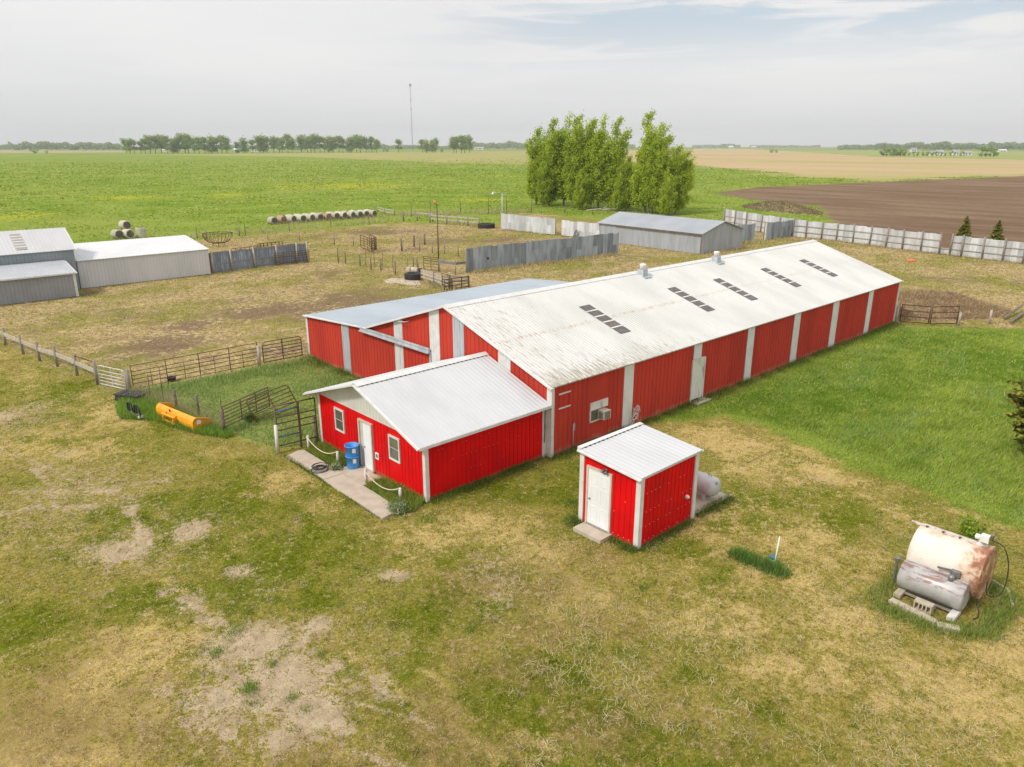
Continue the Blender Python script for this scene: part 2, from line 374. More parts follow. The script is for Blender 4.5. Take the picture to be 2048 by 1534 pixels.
TAN = P((1180, 304), (1400, 297.5), (1500, 298), (1650, 306), (1760, 313), (2048, 319), (2700, 325), (2700, 329), (2048, 350), (1800, 361), (1700, 362), (1560, 347), (1395, 331), (1230, 319))
TAN2 = P((-600, 299), (250, 301), (250, 305), (-600, 308))
OLIVE = P((240, 309), (460, 307.5), (900, 303), (1300, 300), (1320, 322), (1040, 329), (900, 326), (600, 313))
GREENFAR = P((1560, 300), (1800, 302), (2400, 304), (2600, 316), (2048, 318), (1760, 312))
YELLOW_P = [(710, 371, 75, 5), (455, 390, 35, 3), (590, 372, 40, 3), (250, 395, 60, 3), (40, 432, 45, 5), (960, 400, 40, 3), (1010, 352, 30, 2)]
# patches in the lawn: centre and half-widths in the photograph, strength
DIRT_P = [(150, 1000, 200, 80, .42), (520, 1340, 210, 130, .40), (330, 1060, 150, 70, .36), (30, 840, 90, 40, .4), (480, 1190, 130, 40, .34), (980, 1160, 90, 50, .36), (245, 1104, 64, 24, 1), (378, 1061, 36, 22, .95), (478, 1140, 34, 16, .8), (0, 835, 45, 20, .7), (130, 905, 30, 10, .5), (95, 990, 30, 10, .6),
          (500, 1285, 85, 42, 1), (565, 1365, 95, 62, 1.1), (620, 1425, 60, 42, 1), (450, 1395, 85, 60, .9), (560, 1480, 60, 40, .7), (630, 1250, 45, 16, .9), (385, 1205, 34, 26, .7), (660, 1330, 34, 22, .8), (790, 1150, 34, 12, .7), (765, 1370, 22, 26, .7), (340, 1180, 26, 14, .6), (420, 1240, 40, 14, .8), (970, 1130, 40, 20, .5), (1000, 1190, 60, 20, .5), (330, 960, 25, 10, .6), (705, 1370, 20, 12, .5), (1640, 955, 40, 12, .4)]
DRY_P = [(1500, 1000, 260, 100, .5), (1660, 1250, 330, 130, .5), (1850, 1430, 250, 120, .55), (120, 860, 260, 80, .42), (1330, 1180, 200, 60, .45), (1000, 1040, 200, 30, .5), (1330, 1010, 50, 30, .5), (1620, 1060, 120, 50, .55), (1480, 1180, 120, 30, .6), (1780, 1330, 90, 30, .6), (720, 960, 60, 24, .4), (560, 960, 70, 34, .9), (650, 1010, 50, 22, .8), (960, 1040, 60, 22, .9), (860, 1075, 100, 20, .7), (1010, 1060, 50, 30, .8), (1430, 880, 80, 32, 1), (1500, 945, 60, 26, .8), (1650, 950, 60, 20, .7), (1340, 850, 40, 12, .5), (1100, 1110, 110, 44, .8), (1150, 1190, 160, 60, .7), (1420, 1240, 190, 60, .8), (1560, 1340, 190, 70, .75), (1900, 1400, 160, 90, .85), (1740, 1110, 60, 30, .5), (2000, 1300, 70, 50, .8), (1350, 1400, 120, 60, .6), (150, 1400, 150, 70, .75), (260, 1300, 110, 50, .8), (1620, 1180, 60, 40, .6), (1850, 1500, 160, 40, .7), (1380, 1130, 40, 20, .4), (450, 905, 60, 22, .5), (300, 860, 90, 18, .4), (1790, 1020, 70, 20, .5), (130, 1510, 200, 40, .6), (900, 1420, 90, 40, .4), (1120, 1480, 90, 40, .4)]
LUSH_P = [(1430, 1010, 60, 30, .5), (1690, 1040, 60, 26, .5), (1300, 1010, 40, 20, .4), (1560, 1000, 60, 14, .5), (1180, 1030, 40, 14, .4), (450, 1010, 120, 44, .8), (540, 1120, 130, 50, .8), (700, 1140, 140, 60, .7), (640, 1200, 110, 30, .8), (300, 1200, 140, 36, .7), (880, 1230, 140, 40, .6), (1000, 1450, 150, 60, .7), (960, 980, 130, 20, .8), (700, 900, 60, 60, .5), (300, 830, 120, 14, .5), (560, 880, 80, 14, .6), (120, 1230, 130, 36, .5), (210, 1370, 60, 12, .8), (770, 1490, 130, 40, .5), (1320, 1080, 120, 30, .6), (1500, 1050, 80, 22, .6), (1750, 1250, 50, 30, .5), (1600, 1270, 120, 24, .5), (1400, 1350, 60, 22, .7), (1200, 1300, 100, 26, .5), (60, 780, 120, 30, .6), (80, 880, 100, 14, .5), (700, 1300, 40, 34, .5), (460, 1180, 30, 14, .5)]
MUD_P = [(560, 620, 120, 16, .9), (640, 560, 60, 20, .7), (700, 600, 90, 24, .7), (330, 690, 90, 22, .8), (400, 650, 60, 12, .6), (770, 465, 90, 7, .9), (690, 470, 60, 6, .7), (880, 480, 80, 8, .7), (1000, 482, 60, 7, .9), (830, 500, 60, 7, .7), (200, 625, 60, 8, .5), (60, 660, 60, 12, .4), (480, 600, 40, 10, .6), (170, 588, 14, 6, .9), (560, 700, 60, 10, .5), (1180, 510, 80, 6, .5), (1900, 560, 90, 7, .4)]
BROWN_P = [(120, 1420, 220, 90, .9), (330, 1480, 200, 70, .8), (640, 1510, 160, 50, .7), (250, 1310, 120, 40, .6), (1040, 1160, 150, 60, .8), (1150, 1260, 200, 60, .75), (1000, 1330, 160, 80, .6), (1230, 1450, 220, 90, .7), (880, 1440, 150, 90, .7), (1180, 1120, 120, 40, .7), (60, 1130, 90, 30, .4), (760, 1380, 80, 40, .5), (1480, 1500, 160, 50, .5), (1000, 1500, 200, 60, .6)]
def patch(lst, X, Y):
    v = np.zeros(X.shape); r2 = _r[:2]; f2 = np.array([cos(YAW), sin(YAW)])
    for cx, cy, rx, ry, s in lst:
        c = np.array(G2(cx, cy)); a = np.linalg.norm(np.array(G2(cx+rx, cy))-c); b = np.linalg.norm(np.array(G2(cx, cy-ry))-np.array(G2(cx, cy+ry)))/2
        dx, dy = X-c[0], Y-c[1]
        q = ((dx*r2[0]+dy*r2[1])/a)**2+((dx*f2[0]+dy*f2[1])/b)**2
        v = np.maximum(v, s*np.exp(-q*.8))
    return v
DIRT_L = [(640, 1385, 860, 1445, 7, .6), (560, 1450, 820, 1540, 9, .5), (420, 1330, 660, 1440, 9, .9), (62, 937, 122, 984, 15, .85), (20, 982, 235, 982, 13, .8), (75, 1014, 178, 1012, 15, .8), (-40, 1036, 78, 1012, 16, .8), (28, 1080, 92, 1078, 11, .75), (262, 1015, 288, 1090, 22, .95), (315, 1180, 342, 1190, 10, .6), (365, 1195, 505, 1285, 14, .85), (345, 1030, 300, 960, 8, .4), (600, 1030, 560, 1100, 10, .4), (690, 1320, 900, 1480, 9, .5), (520, 1330, 690, 1460, 20, .8), (640, 1235, 600, 1290, 16, .7), (320, 1380, 480, 1480, 16, .6), (740, 1355, 775, 1395, 12, .6), (0, 900, 110, 940, 8, .45)]
DRY_L = [(330, 1160, 520, 1300, 14, .7), (690, 1300, 990, 1510, 16, .7), (740, 1270, 1060, 1480, 10, .5), (1150, 1290, 1500, 1500, 16, .6), (1280, 1220, 1700, 1470, 14, .6), (1010, 1210, 1280, 1420, 16, .5), (1500, 1210, 1990, 1480, 20, .6), (640, 1480, 760, 1560, 20, .5)]
LUSH_L = [(730, 1330, 1020, 1540, 12, .7), (160, 1370, 330, 1300, 14, .9), (560, 960, 640, 1090, 14, .7), (640, 1090, 740, 1200, 20, .6), (1080, 1300, 1330, 1480, 14, .7), (1240, 1260, 1560, 1440, 10, .6), (1690, 1190, 1560, 1120, 18, .5)]
def lines(lst, X, Y):
    v = np.zeros(X.shape)
    for x0, y0, x1, y1, wpx, s in lst:
        a, b = np.array(G2(x0, y0)), np.array(G2(x1, y1)); m_ = ((x0+x1)/2, (y0+y1)/2); w_ = np.linalg.norm(np.array(G2(m_[0]+wpx, m_[1]))-np.array(G2(*m_))); d = b-a
        wob = (fbm(X*.5, Y*.5, 71)-.5)*w_*3; t = np.clip(((X-a[0])*d[0]+(Y-a[1])*d[1])/(d@d), 0, 1); q = ((X-a[0]-t*d[0])**2+(Y-a[1]-t*d[1])**2)**.5+wob
        v = np.maximum(v, s*np.exp(-(q/w_)**2))
    return v
def sm(v, a, b):
    t = np.clip((v-a)/(b-a), 0, 1); return t*t*(3-2*t)
def fields(X, Y):
    """what covers the ground at a point: lawn, tall grass, yard, plough and so on, each 0..1"""
    R = np.hypot(X-CAM[0], Y-CAM[1]); n = fbm(X*.35, Y*.35, 1)-.5; nf = fbm(X*1.3, Y*1.3, 5)-.5; nb = fbm(X*.06, Y*.06, 9)-.5
    k = {}
    near = R < 260
    def reg(poly, soft, amp, far=False):
        sdv = sdf(poly, X, Y) + n*amp*2 + nf*amp
        return sm(sdv, -soft, soft)
    k['yard'] = reg(YARD, .6, 1.1); k['pen'] = reg(PEN, .4, .5); k['tall'] = reg(TALL, .45, .9)
    k['plough'] = reg(PLOUGH, 1.0, 1.2); k['tan'] = sm(sdf(TAN, X, Y)+nb*60, -14, 14); k['tan2'] = sm(sdf(TAN2, X, Y), -8, 8)
    k['olive'] = sm(sdf(OLIVE, X, Y)+nb*30, -12, 12); k['gfar'] = sm(sdf(GREENFAR, X, Y), -8, 8)
    k['yel'] = patch([p+(1,) for p in YELLOW_P], X, Y)
    lawnside = (X*cos(YAW)+Y*sin(YAW)) < 40
    k['past'] = np.where(lawnside & (R < 60), 0., 1.)*(1-k['yard'])
    n7, n2 = fbm(X*.75, Y*.75, 21)-.5, fbm(X*.28, Y*.28, 31)-.5
    k['dirt'] = np.clip(np.maximum(patch(DIRT_P, X, Y), lines(DIRT_L, X, Y))*1.08+n7*.55-.04, 0, 1)*(R < 60)
    k['dry'] = np.clip(np.maximum(patch(DRY_P, X, Y), lines(DRY_L, X, Y))*.75+n2*1.1+(fbm(X*1.6, Y*1.6, 33)-.5)*.7+.10, 0, 1)
    k['lush'] = np.clip(np.maximum(patch(LUSH_P, X, Y), lines(LUSH_L, X, Y))*.65+(fbm(X*.4, Y*.4, 41)-.5)*1.1+(fbm(X*1.7, Y*1.7, 43)-.5)*.8+.27, 0, 1)
    k['brown'] = np.clip(patch(BROWN_P, X, Y)*.85+(fbm(X*.5, Y*.5, 37)-.5)*.9-.25*np.clip(k['lush']-.4, 0, 1), 0, 1)
    k['mud'] = np.clip(patch(MUD_P, X, Y)*.8+(fbm(X*.22, Y*.22, 51)-.5)*1.0+nf*.5+.08, 0, 1)
    return k, R

# ------------------------------------------------------------------ the ground: one sheet out to the horizon
rr = [2.0]
while rr[-1] < 9500: rr.append(rr[-1]*(1.0065 if rr[-1] < 160 else 1.018))
rr = np.array(rr)
az = np.concatenate([np.radians(np.arange(-42, 42.01, .25)), np.radians(np.arange(46, 316, 4.))])+YAW
RR, AA = np.meshgrid(rr, az, indexing='ij'); GX = CAM[0]+RR*np.cos(AA); GY = CAM[1]+RR*np.sin(AA)
K, R_ = fields(GX.ravel(), GY.ravel())
bumpz = (fbm(GX*.5, GY*.5, 61)-.5)*.05*np.clip(1-RR/120, 0, 1)-.025
GV = np.stack([GX.ravel(), GY.ravel(), bumpz.ravel()], 1); nr, na = RR.shape
I = (np.arange(nr-1)[:, None]*na+np.arange(na)[None]).ravel(); J = (np.arange(nr-1)[:, None]*na+(np.arange(na)[None]+1) % na).ravel()
GF = np.stack([I, J, J+na, I+na], 1)[:, ::-1]
m = bpy.data.materials.new('ground_cover'); m.use_nodes = True; nt = m.node_tree; b = nt.nodes['Principled BSDF']
b.inputs['Roughness'].default_value = .95; b.inputs['Specular IOR Level'].default_value = .02
def at_(nm):
    a = nd(nt, 'ShaderNodeAttribute'); a.attribute_name = nm; s = nd(nt, 'ShaderNodeSeparateColor'); nt.links.new(a.outputs['Color'], s.inputs[0]); return s.outputs
CH = [('cover_a', ('lush', 'dirt', 'dry')), ('cover_b', ('yard', 'plough', 'tan')), ('cover_c', ('tall', 'mud', 'olive')), ('cover_d', ('yel', 'pen', 'past')), ('cover_e', ('tan2', 'gfar', 'brown'))]
gm = np_mesh('ground', GV, GF, m, smooth=True)
for nm, ks in CH:
    a = gm.color_attributes.new(nm, 'FLOAT_COLOR', 'POINT'); cc = np.ones((len(GV), 4), np.float32)
    for i, kk in enumerate(ks): cc[:, i] = K[kk]
    a.data.foreach_set('color', cc.ravel())
S = {}
for nm, ks in CH:
    o = at_(nm)
    for i, kk in enumerate(ks): S[kk] = o[i]
pv = nd(nt, 'ShaderNodeNewGeometry').outputs['Position']
nf0 = noise(nt, 9, 6, pv, .7); nf1 = noise(nt, 2.2, 5, pv, .65, .3); nf2 = noise(nt, .55, 4, pv, .6); nf3 = noise(nt, .09, 4, pv, .6); nf4 = noise(nt, 28, 4, pv, .7); nf5 = noise(nt, 5.2, 5, pv, .7, .4)
def rag(mask, lo, hi, a1=1.5, a2=1.9, a3=1.5):      # a soft mask with an edge ragged at several sizes
    v = math_(nt, 'ADD', mask, math_(nt, 'MULTIPLY', math_(nt, 'SUBTRACT', nf1, .5), a1)); v = math_(nt, 'ADD', v, math_(nt, 'MULTIPLY', math_(nt, 'SUBTRACT', nf5, .5), a2))
    return step(nt, math_(nt, 'ADD', v, math_(nt, 'MULTIPLY', math_(nt, 'SUBTRACT', nf4, .5), a3)), lo, hi)
def sh(mask, n_, w=.5):      # mask with its edge broken up by noise
    return step(nt, math_(nt, 'ADD', mask, math_(nt, 'MULTIPLY', math_(nt, 'SUBTRACT', n_, .5), w)), .3, .7)
green = mixc(nt, step(nt, nf5, .35, .68), (.095, .122, .006), (.19, .205, .018))
olive = mixc(nt, step(nt, nf0, .38, .65), (.18, .16, .028), (.345, .285, .072))
dry = mixc(nt, step(nt, nf0, .38, .65), (.60, .445, .19), (.40, .295, .105))
dirt = mixc(nt, step(nt, nf1, .35, .7), (.50, .39, .265), (.34, .26, .165))
lawn = mixc(nt, rag(S['lush'], .28, .66), olive, green)
lawn = mixc(nt, math_(nt, 'MULTIPLY', rag(S['dry'], .26, .72), .9), lawn, dry)
brown = mixc(nt, step(nt, nf5, .35, .68), (.185, .135, .042), (.325, .24, .09))
lawn = mixc(nt, math_(nt, 'MULTIPLY', rag(S['brown'], .28, .72), .85), lawn, brown)
lawn = mixc(nt, rag(S['dirt'], .30, .68, 1.5, 2.6, 2.2), lawn, dirt)
tall = mixc(nt, step(nt, nf2, .35, .65), (.145, .215, .024), (.275, .33, .058))
pen = mixc(nt, step(nt, nf1, .4, .62), (.20, .26, .055), (.36, .32, .12))
ystraw = mixc(nt, step(nt, nf1, .38, .66), (.50, .385, .195), (.27, .205, .105))
ygreen = mixc(nt, step(nt, nf1, .4, .65), (.18, .185, .032), (.36, .31, .10))
yard = mixc(nt, step(nt, math_(nt, 'ADD', nf3, math_(nt, 'MULTIPLY', math_(nt, 'SUBTRACT', nf2, .5), .6)), .42, .60), ystraw, ygreen)
yard = mixc(nt, step(nt, nf5, .55, .68, 0, .7), yard, (.19, .135, .08))
yard = mixc(nt, step(nt, noise(nt, .32, 6, pv, .7), .50, .66, 0, .6), yard, (.25, .18, .112))
mudc = mixc(nt, step(nt, nf1, .35, .7), (.155, .105, .062), (.265, .19, .118))
yard = mixc(nt, rag(S['mud'], .36, .70, 2.6, 1.8, .6), yard, mudc)
pa = mixc(nt, step(nt, nf3, .38, .62), (.16, .24, .024), (.232, .295, .05))
pa = mixc(nt, step(nt, noise(nt, .012, 3, pv), .42, .62, 0, .6), pa, (.26, .30, .06))
pa = mixc(nt, step(nt, noise(nt, .35, 5, pv, .7), .60, .70, 0, .6), pa, (.44, .41, .17))
pa = mixc(nt, step(nt, noise(nt, .42, 4, mapping(nt, pv, loc=(31, 7, 0)), .7), .66, .72, 0, .8), pa, (.10, .14, .02))
px3 = sepxyz(nt, mapping(nt, pv, rot=(0, 0, radians(-66))))
fur = math_(nt, 'SINE', math_(nt, 'MULTIPLY', px3[1], 4.2))
plo = mixc(nt, step(nt, noise(nt, .12, 6, mapping(nt, pv, (1, .16, 1), rot=(0, 0, radians(24))), .65), .36, .66), (.165, .105, .066), (.255, .178, .118))
plo = mixc(nt, step(nt, noise(nt, .05, 6, mapping(nt, pv, (1, .08, 1), rot=(0, 0, radians(24)), loc=(9, 2, 0)), .7), .58, .70, 0, .7), plo, (.40, .30, .21))
plo = mixc(nt, math_(nt, 'MULTIPLY', step(nt, nf2, .5, .7), .4), plo, (.115, .072, .043))
tanc = mixc(nt, step(nt, noise(nt, .008, 5, mapping(nt, pv, (1, .3, 1), rot=(0, 0, radians(35)))), .40, .62), (.50, .36, .22), (.40, .345, .15))
olv = mixc(nt, step(nt, noise(nt, .02, 4, pv), .4, .65), (.315, .315, .10), (.375, .335, .135))
c = lawn
c = mixc(nt, S['tall'], c, tall); c = mixc(nt, S['past'], c, pa)
c = mixc(nt, math_(nt, 'MULTIPLY', S['yel'], step(nt, nf2, .35, .6)), c, (.42, .40, .02))
c = mixc(nt, S['olive'], c, olv); c = mixc(nt, S['tan'], c, tanc); c = mixc(nt, S['tan2'], c, (.37, .325, .18)); c = mixc(nt, S['gfar'], c, (.29, .33, .11))
c = mixc(nt, S['plough'], c, plo); c = mixc(nt, rag(S['yard'], .35, .65, .8, .8, .3), c, yard); c = mixc(nt, S['pen'], c, pen)
gr = step(nt, nf4, .3, .7, .82, 1.14)
n = nd(nt, 'ShaderNodeVectorMath', operation='SCALE'); put(nt, n.inputs[0], c); put(nt, n.inputs['Scale'], gr)
nt.links.new(n.outputs[0], b.inputs['Base Color'])
bn = nd(nt, 'ShaderNodeBump'); bn.inputs['Strength'].default_value = .9; bn.inputs['Distance'].default_value = .05
nt.links.new(math_(nt, 'ADD', nf0, math_(nt, 'MULTIPLY', nf1, 1.6)), bn.inputs['Height']); nt.links.new(bn.outputs[0], b.inputs['Normal'])
tag(obj('ground', gm), 'flat farm ground of mown lawn, trampled straw yard, pasture and ploughed land', 'ground', kind='structure')
del GX, GY, RR, AA, K
# ------------------------------------------------------------------ buildings
def wall(mb, p0, p1, top, sp=.3, dep=.022, rw=.05, zb=0., skip=()):
    """ribbed steel wall from p0 to p1 (outside on the right hand); top: [(t, z)] along the wall"""
    p0, p1 = np.array(p0, float), np.array(p1, float); L = np.linalg.norm(p1-p0); d = (p1-p0)/L; nn = np.array([d[1], -d[0]])
    def zt(t): return float(np.interp(t, [a for a, _ in top], [z for _, z in top]))
    def pt(t, o, z): q = p0+d*t+nn*o; return (q[0], q[1], z)
    for (a, za), (b_, zb_) in zip(top[:-1], top[1:]):
        mb.add([pt(a, 0, zb), pt(b_, 0, zb), pt(b_, 0, zb_), pt(a, 0, za)], [(0, 1, 2, 3)])
    t = sp*.5
    while t < L-.05:
        if not any(a < t < b_ for a, b_ in skip):
            z = min(zt(t-rw), zt(t+rw))-.01; h = rw/2
            mb.add([pt(t-h, 0, zb), pt(t-h*.5, dep, zb), pt(t+h*.5, dep, zb), pt(t+h, 0, zb), pt(t-h, 0, z), pt(t-h*.5, dep, z), pt(t+h*.5, dep, z), pt(t+h, 0, z)],
                   [(0, 1, 5, 4), (1, 2, 6, 5), (2, 3, 7, 6), (4, 5, 6, 7)])
        t += sp
def roofp(mb, x0, x1, a, b, th=.06, sp=.3, dep=.022, rw=.06):
    """one roof slope along x from eave a=(y,z) to top b=(y,z), with ribs running up the slope"""
    A, B = np.array(a, float), np.array(b, float); d = (B-A)/np.linalg.norm(B-A); n = np.array([-d[1], d[0]]); n = n if n[1] > 0 else -n
    mb.prism([(x0, *A), (x1, *A), (x1, *B), (x0, *B)], (0, *(-n*th)))
    x = x0+sp*.5
    while x < x1-.03:
        h = rw/2; q = []
        for e in (A, B): q += [(x-h, *(e)), (x-h*.5, *(e+n*dep)), (x+h*.5, *(e+n*dep)), (x+h, *(e))]
        f = [(0, 1, 5, 4), (1, 2, 6, 5), (2, 3, 7, 6), (0, 3, 2, 1), (4, 5, 6, 7)]
        mb.add(q, f if (d[0] > 0) == True else [tuple(reversed(k)) for k in f]); x += sp
def screwrows(mb, p0, p1, rows, pitch=.23, size=.014, pairs=True, off=.026, keep=1.):
    """white screw heads in rows on a wall"""
    p0, p1 = np.array(p0, float), np.array(p1, float); L = np.linalg.norm(p1-p0); d = (p1-p0)/L; nn = np.array([d[1], -d[0]])
    for z in rows:
        t = .12
        while t < L-.1:
            if random.random() < keep:
                q = p0+d*t+nn*off; s = size
                mb.add([(q[0]-d[0]*s, q[1]-d[1]*s, z-s), (q[0]+d[0]*s, q[1]+d[1]*s, z-s), (q[0]+d[0]*s, q[1]+d[1]*s, z+s), (q[0]-d[0]*s, q[1]-d[1]*s, z+s)], [(0, 1, 2, 3)])
            t += pitch

# ---- the long red barn
L_, YR, ZE, ZR = 37.2, 7.05, 3.24, 5.58
barn = thing('barn', 'long red steel barn with a rust-streaked white roof, five skylights and a grey lean-to', 'barn', (0, 0, 0))
mb = MB()
wall(mb, (0, 0), (L_, 0), [(0, ZE), (L_, ZE)], .3, skip=[(4.79, 5.49), (10.35, 11.5), (15.65, 16.35), (21, 21.8), (26.2, 27.1), (31.7, 32.5), (2.4, 3.7)])
wall(mb, (0, 21.35), (0, 0), [(0, 2.74), (7.25, 3.22), (21.35-YR, ZR-.06), (21.35, ZE)], .3, skip=[(4.3, 5.1), (9.75, 10.55), (12.9, 13.7), (14.77, 15.6), (18.0, 18.8)])
wall(mb, (L_, 0), (L_, 14.1), [(0, ZE), (YR, ZR-.06), (14.1, ZE)], .3); wall(mb, (19.3, 14.1), (19.3, 21.35), [(0, 3.2), (7.25, 2.7)], .3)
wall(mb, (19.3, 21.35), (0, 21.35), [(0, 2.74), (19.3, 2.74)], .3); wall(mb, (L_, 14.1), (19.3, 14.1), [(0, ZE), (L_-19.3, ZE)], .3)
mb.build('wall', REDOLD, barn)
for x0, x1, z0 in ((4.79, 5.49, 0), (10.40, 11.1, 2.32), (15.65, 16.35, 0), (20.99, 21.75, 0), (26.2, 27.05, 0), (31.7, 32.45, 0)):
    MB().box(x0, x1, -.032, .0, z0+.02, ZE-.02).build('white_strip', STRIPW, barn)
for y0, y1, zz0, zz1, mt in ((16.28, 17.08, 2.98, 3.04, GALV), (10.83, 11.6, 4.25, 4.01, STRIP), (7.65, 8.45, 5.30, 5.04, WHITE), (5.76, 6.58, 5.08, 5.34, GALV), (2.54, 3.34, 4.0, 4.27, WHITE)):
    q = MB(); q.prism([(-.03, y0, .02), (-.03, y0, zz0), (-.03, y1, zz1), (-.03, y1, .02)], (.03, 0, 0))
    for k in range(4): yy = y0+.1+k*.2; q.box(-.042, -.03, yy-.02, yy+.02, .03, min(zz0, zz1)-.02)
    q.build('ribbed_strip', mt, barn)
q = MB(); q.box(-.05, .12, -.05, .0, .0, ZE-.03); q.box(-.05, .0, .0, .24, .0, ZE+.02); q.build('corner_trim', WHITE, barn)
MB().box(-.05, .0, 21.20, 21.40, 0, 2.72).build('corner_trim', WHITE, barn)
MB().box(L_-.20, L_+.04, -.045, .0, 0, ZE-.03).build('corner_trim', WHITE, barn)
q = MB(); roofp(q, -.10, L_+.12, (-.16, ZE-.02), (YR, ZR), sp=.203, dep=.02, rw=.07); rf = q.build('roof', OLDROOF, barn)
q = MB(); roofp(q, -.10, L_+.12, (14.22, ZE+.04), (YR, ZR), sp=.203, dep=.02, rw=.07); rb = q.build('roof', OLDROOF, barn)
q = MB()
q.prism([(-.13, YR-.30, ZR-.058), (-.13, YR, ZR+.05), (-.13, YR+.30, ZR-.058), (-.13, YR+.30, ZR-.09), (-.13, YR-.30, ZR-.09)], (L_+.28, 0, 0))
q.build('ridge_cap', WHITE, rf)
for y0, z0, y1, z1 in ((-.18, ZE-.02, YR, ZR+.02), (YR, ZR+.02, 14.1, 3.32)):
    for x, w_ in ((-.14, .07), (L_+.15, .06)): MB().beam((x, y0, z0-.07), (x, y1, z1-.07), w_, .19, (1, 0, 0)).build('rake_trim', WHITE, barn)
MB().beam((-.13, 14.1, 3.22), (-.13, 21.5, 2.73), .06, .16, (1, 0, 0)).build('rake_trim', WHITE, barn)
q = MB(); roofp(q, -.08, 19.4, (21.5, 2.75), (14.05, 3.27), sp=.3); q.build('lean_to_roof', GALVROOF, barn)
sl_ = (ZR-ZE+.02)/(YR+.16)
def zr(y): return ZE-.02+sl_*(y+.16)
for x0, x1, ya, yb in ((6.87, 7.68, 1.98, 4.78), (14.52, 15.25, 1.95, 4.75), (19.2, 19.92, 1.92, 4.68), (25.05, 25.80, 2.1, 4.75), (30.6, 31.4, 2.18, 4.8)):
    q = MB(); dn = np.array([-sl_, 1])/math.hypot(1, sl_)
    q.prism([(x0, ya, zr(ya)+.028), (x1, ya, zr(ya)+.028), (x1, yb, zr(yb)+.028), (x0, yb, zr(yb)+.028)], (0, -dn[1]*0, .016))
    s_ = q.build('skylight', SKYL, rf)
    for k in range(1, 5):
        q = MB(); y = ya+(yb-ya)*k/5; q.prism([(x0-.02, y-.045, zr(y-.045)+.04), (x1+.02, y-.045, zr(y-.045)+.04), (x1+.02, y+.045, zr(y+.045)+.04), (x0-.02, y+.045, zr(y+.045)+.04)], (0, 0, .016))
        q.build('batten', OLDWHITE, s_)
for x in (14.45, 22.4):
    q = MB(); q.box(x-.22, x+.22, YR-.70, YR-.26, ZR-.35, ZR+.20); q.box(x-.32, x+.32, YR-.95, YR-.71, zr(YR-.95)+.01, zr(YR-.71)+.03)
    v = q.build('roof_vent', GALV, rf)
    MB().lathe((x, YR-.48, ZR+.20), (0, 0, 1), [(0, .18), (.24, .18), (.29, .20), (.32, .17), (.34, .04)], 20).build('vent_cap', PLASTICW, barn)
q = MB(); q.box(10.43, 11.12, -.05, -.034, .14, 2.24); q.box(11.2, 11.24, -.05, -.03, .2, 2.2)
for z in (.5, 1.35): q.box(10.47, 11.08, -.062, -.05, z, z+.10)
d_ = q.build('door', OLDWHITE, barn)
q = MB(); q.box(10.33, 10.43, -.07, 0, .1, 2.32); q.box(11.12, 11.46, -.045, 0, .1, 2.30); q.box(11.40, 11.48, -.08, -.045, .1, 2.32); q.box(10.43, 11.40, -.07, -.005, 2.24, 2.33); q.build('door_frame', OLDWHITE, barn)
MB().box(10.44, 11.38, -.04, -.01, 0.01, .14).build('door_gap', BLACK, barn)
MB().box(10.3, 11.6, -.55, -.03, 0, .07).build('door_sill', CONC, barn)
for z in (2.09, 2.74): MB().box(.40, 1.12, -.06, -.022, z, z+.055).build('window_trim', WHITE, barn)
for x in (.43, 1.08): MB().box(x, x+.022, -.034, -.012, 2.152, 2.738).build('window_jamb', REDOLD, barn)
MB().box(2.46, 3.66, -.05, 0, 1.50, 1.87).build('window_board', OLDWHITE, barn)
q = MB(); q.box(2.46, 2.98, -.035, 0, 1.00, 1.50); q.build('window_pane', GLASS, barn)
q = MB(); q.box(2.44, 2.49, -.06, 0, .98, 1.5); q.box(2.44, 3.68, -.06, 0, .94, 1.0); q.build('window_sill', OLDWHITE, barn)
MB().tube([(1.34, -.05, .02), (1.34, -.05, 1.2), (1.42, -.05, 1.22), (1.42, -.05, .85)], .022).build('conduit', GALV, barn)
q = MB(); q.beam((-.16, 14.75, 3.10), (-.16, 8.35, 3.10), .09, .24); q.beam((-.24, 14.75, 2.99), (-.24, 8.35, 2.99), .09, .05); q.beam((-.215, 14.7, 3.17), (-.215, 8.4, 3.17), .03, .05); q.build('door_track', GALV, barn)
MB().box(-.12, -.045, 8.33, 8.42, 2.4, 3.0).build('track_post', GALV, barn)
MB().tube([(-.05, 10.9, 4.16), (-.25, 10.85, 4.2), (-.32, 10.15, 4.28), (-.05, 10.12, 4.3)], .02).build('light_arm', WHITE, barn)
# window air conditioner
ac = thing('air_conditioner', 'small white box air conditioner sticking out of the half boarded barn window', 'air conditioner', (3.2, -.2, 1.04))
MB().box(2.98, 3.46, -.40, 0, 1.04, 1.44).build('housing', BEIGE, ac)
q = MB()
for k in range(7): q.box(3.03, 3.41, -.415, -.40, 1.07+k*.05, 1.10+k*.05)
q.build('grille', GRILLE, ac)
q = MB()
for k in range(5): q.box(2.965, 2.98, -.36, -.1, 1.10+k*.06, 1.13+k*.06)
q.build('louver', GRILLE, ac)
# loose white wires hanging on the wall
wb = thing('wire_bundle', 'tangle of loose white wires hanging at the foot of the barn wall', 'wires', (5.75, -.12, 0))
for k in range(9):
    a = random.uniform(0, pi); pts = []
    for j in range(9):
        t = j/8; pts.append((5.62+.34*sin(a+t*4.2)*(.5+t*.6), -.10-.16*sin(pi*t)*random.uniform(.4, 1), .95-.9*abs(t-.15*(k % 3))+.12*sin(7*t+k)))
    MB().tube([(p[0], p[1], max(p[2], .03)) for p in pts], .013, 5).build('wire', PLASTICW, wb)

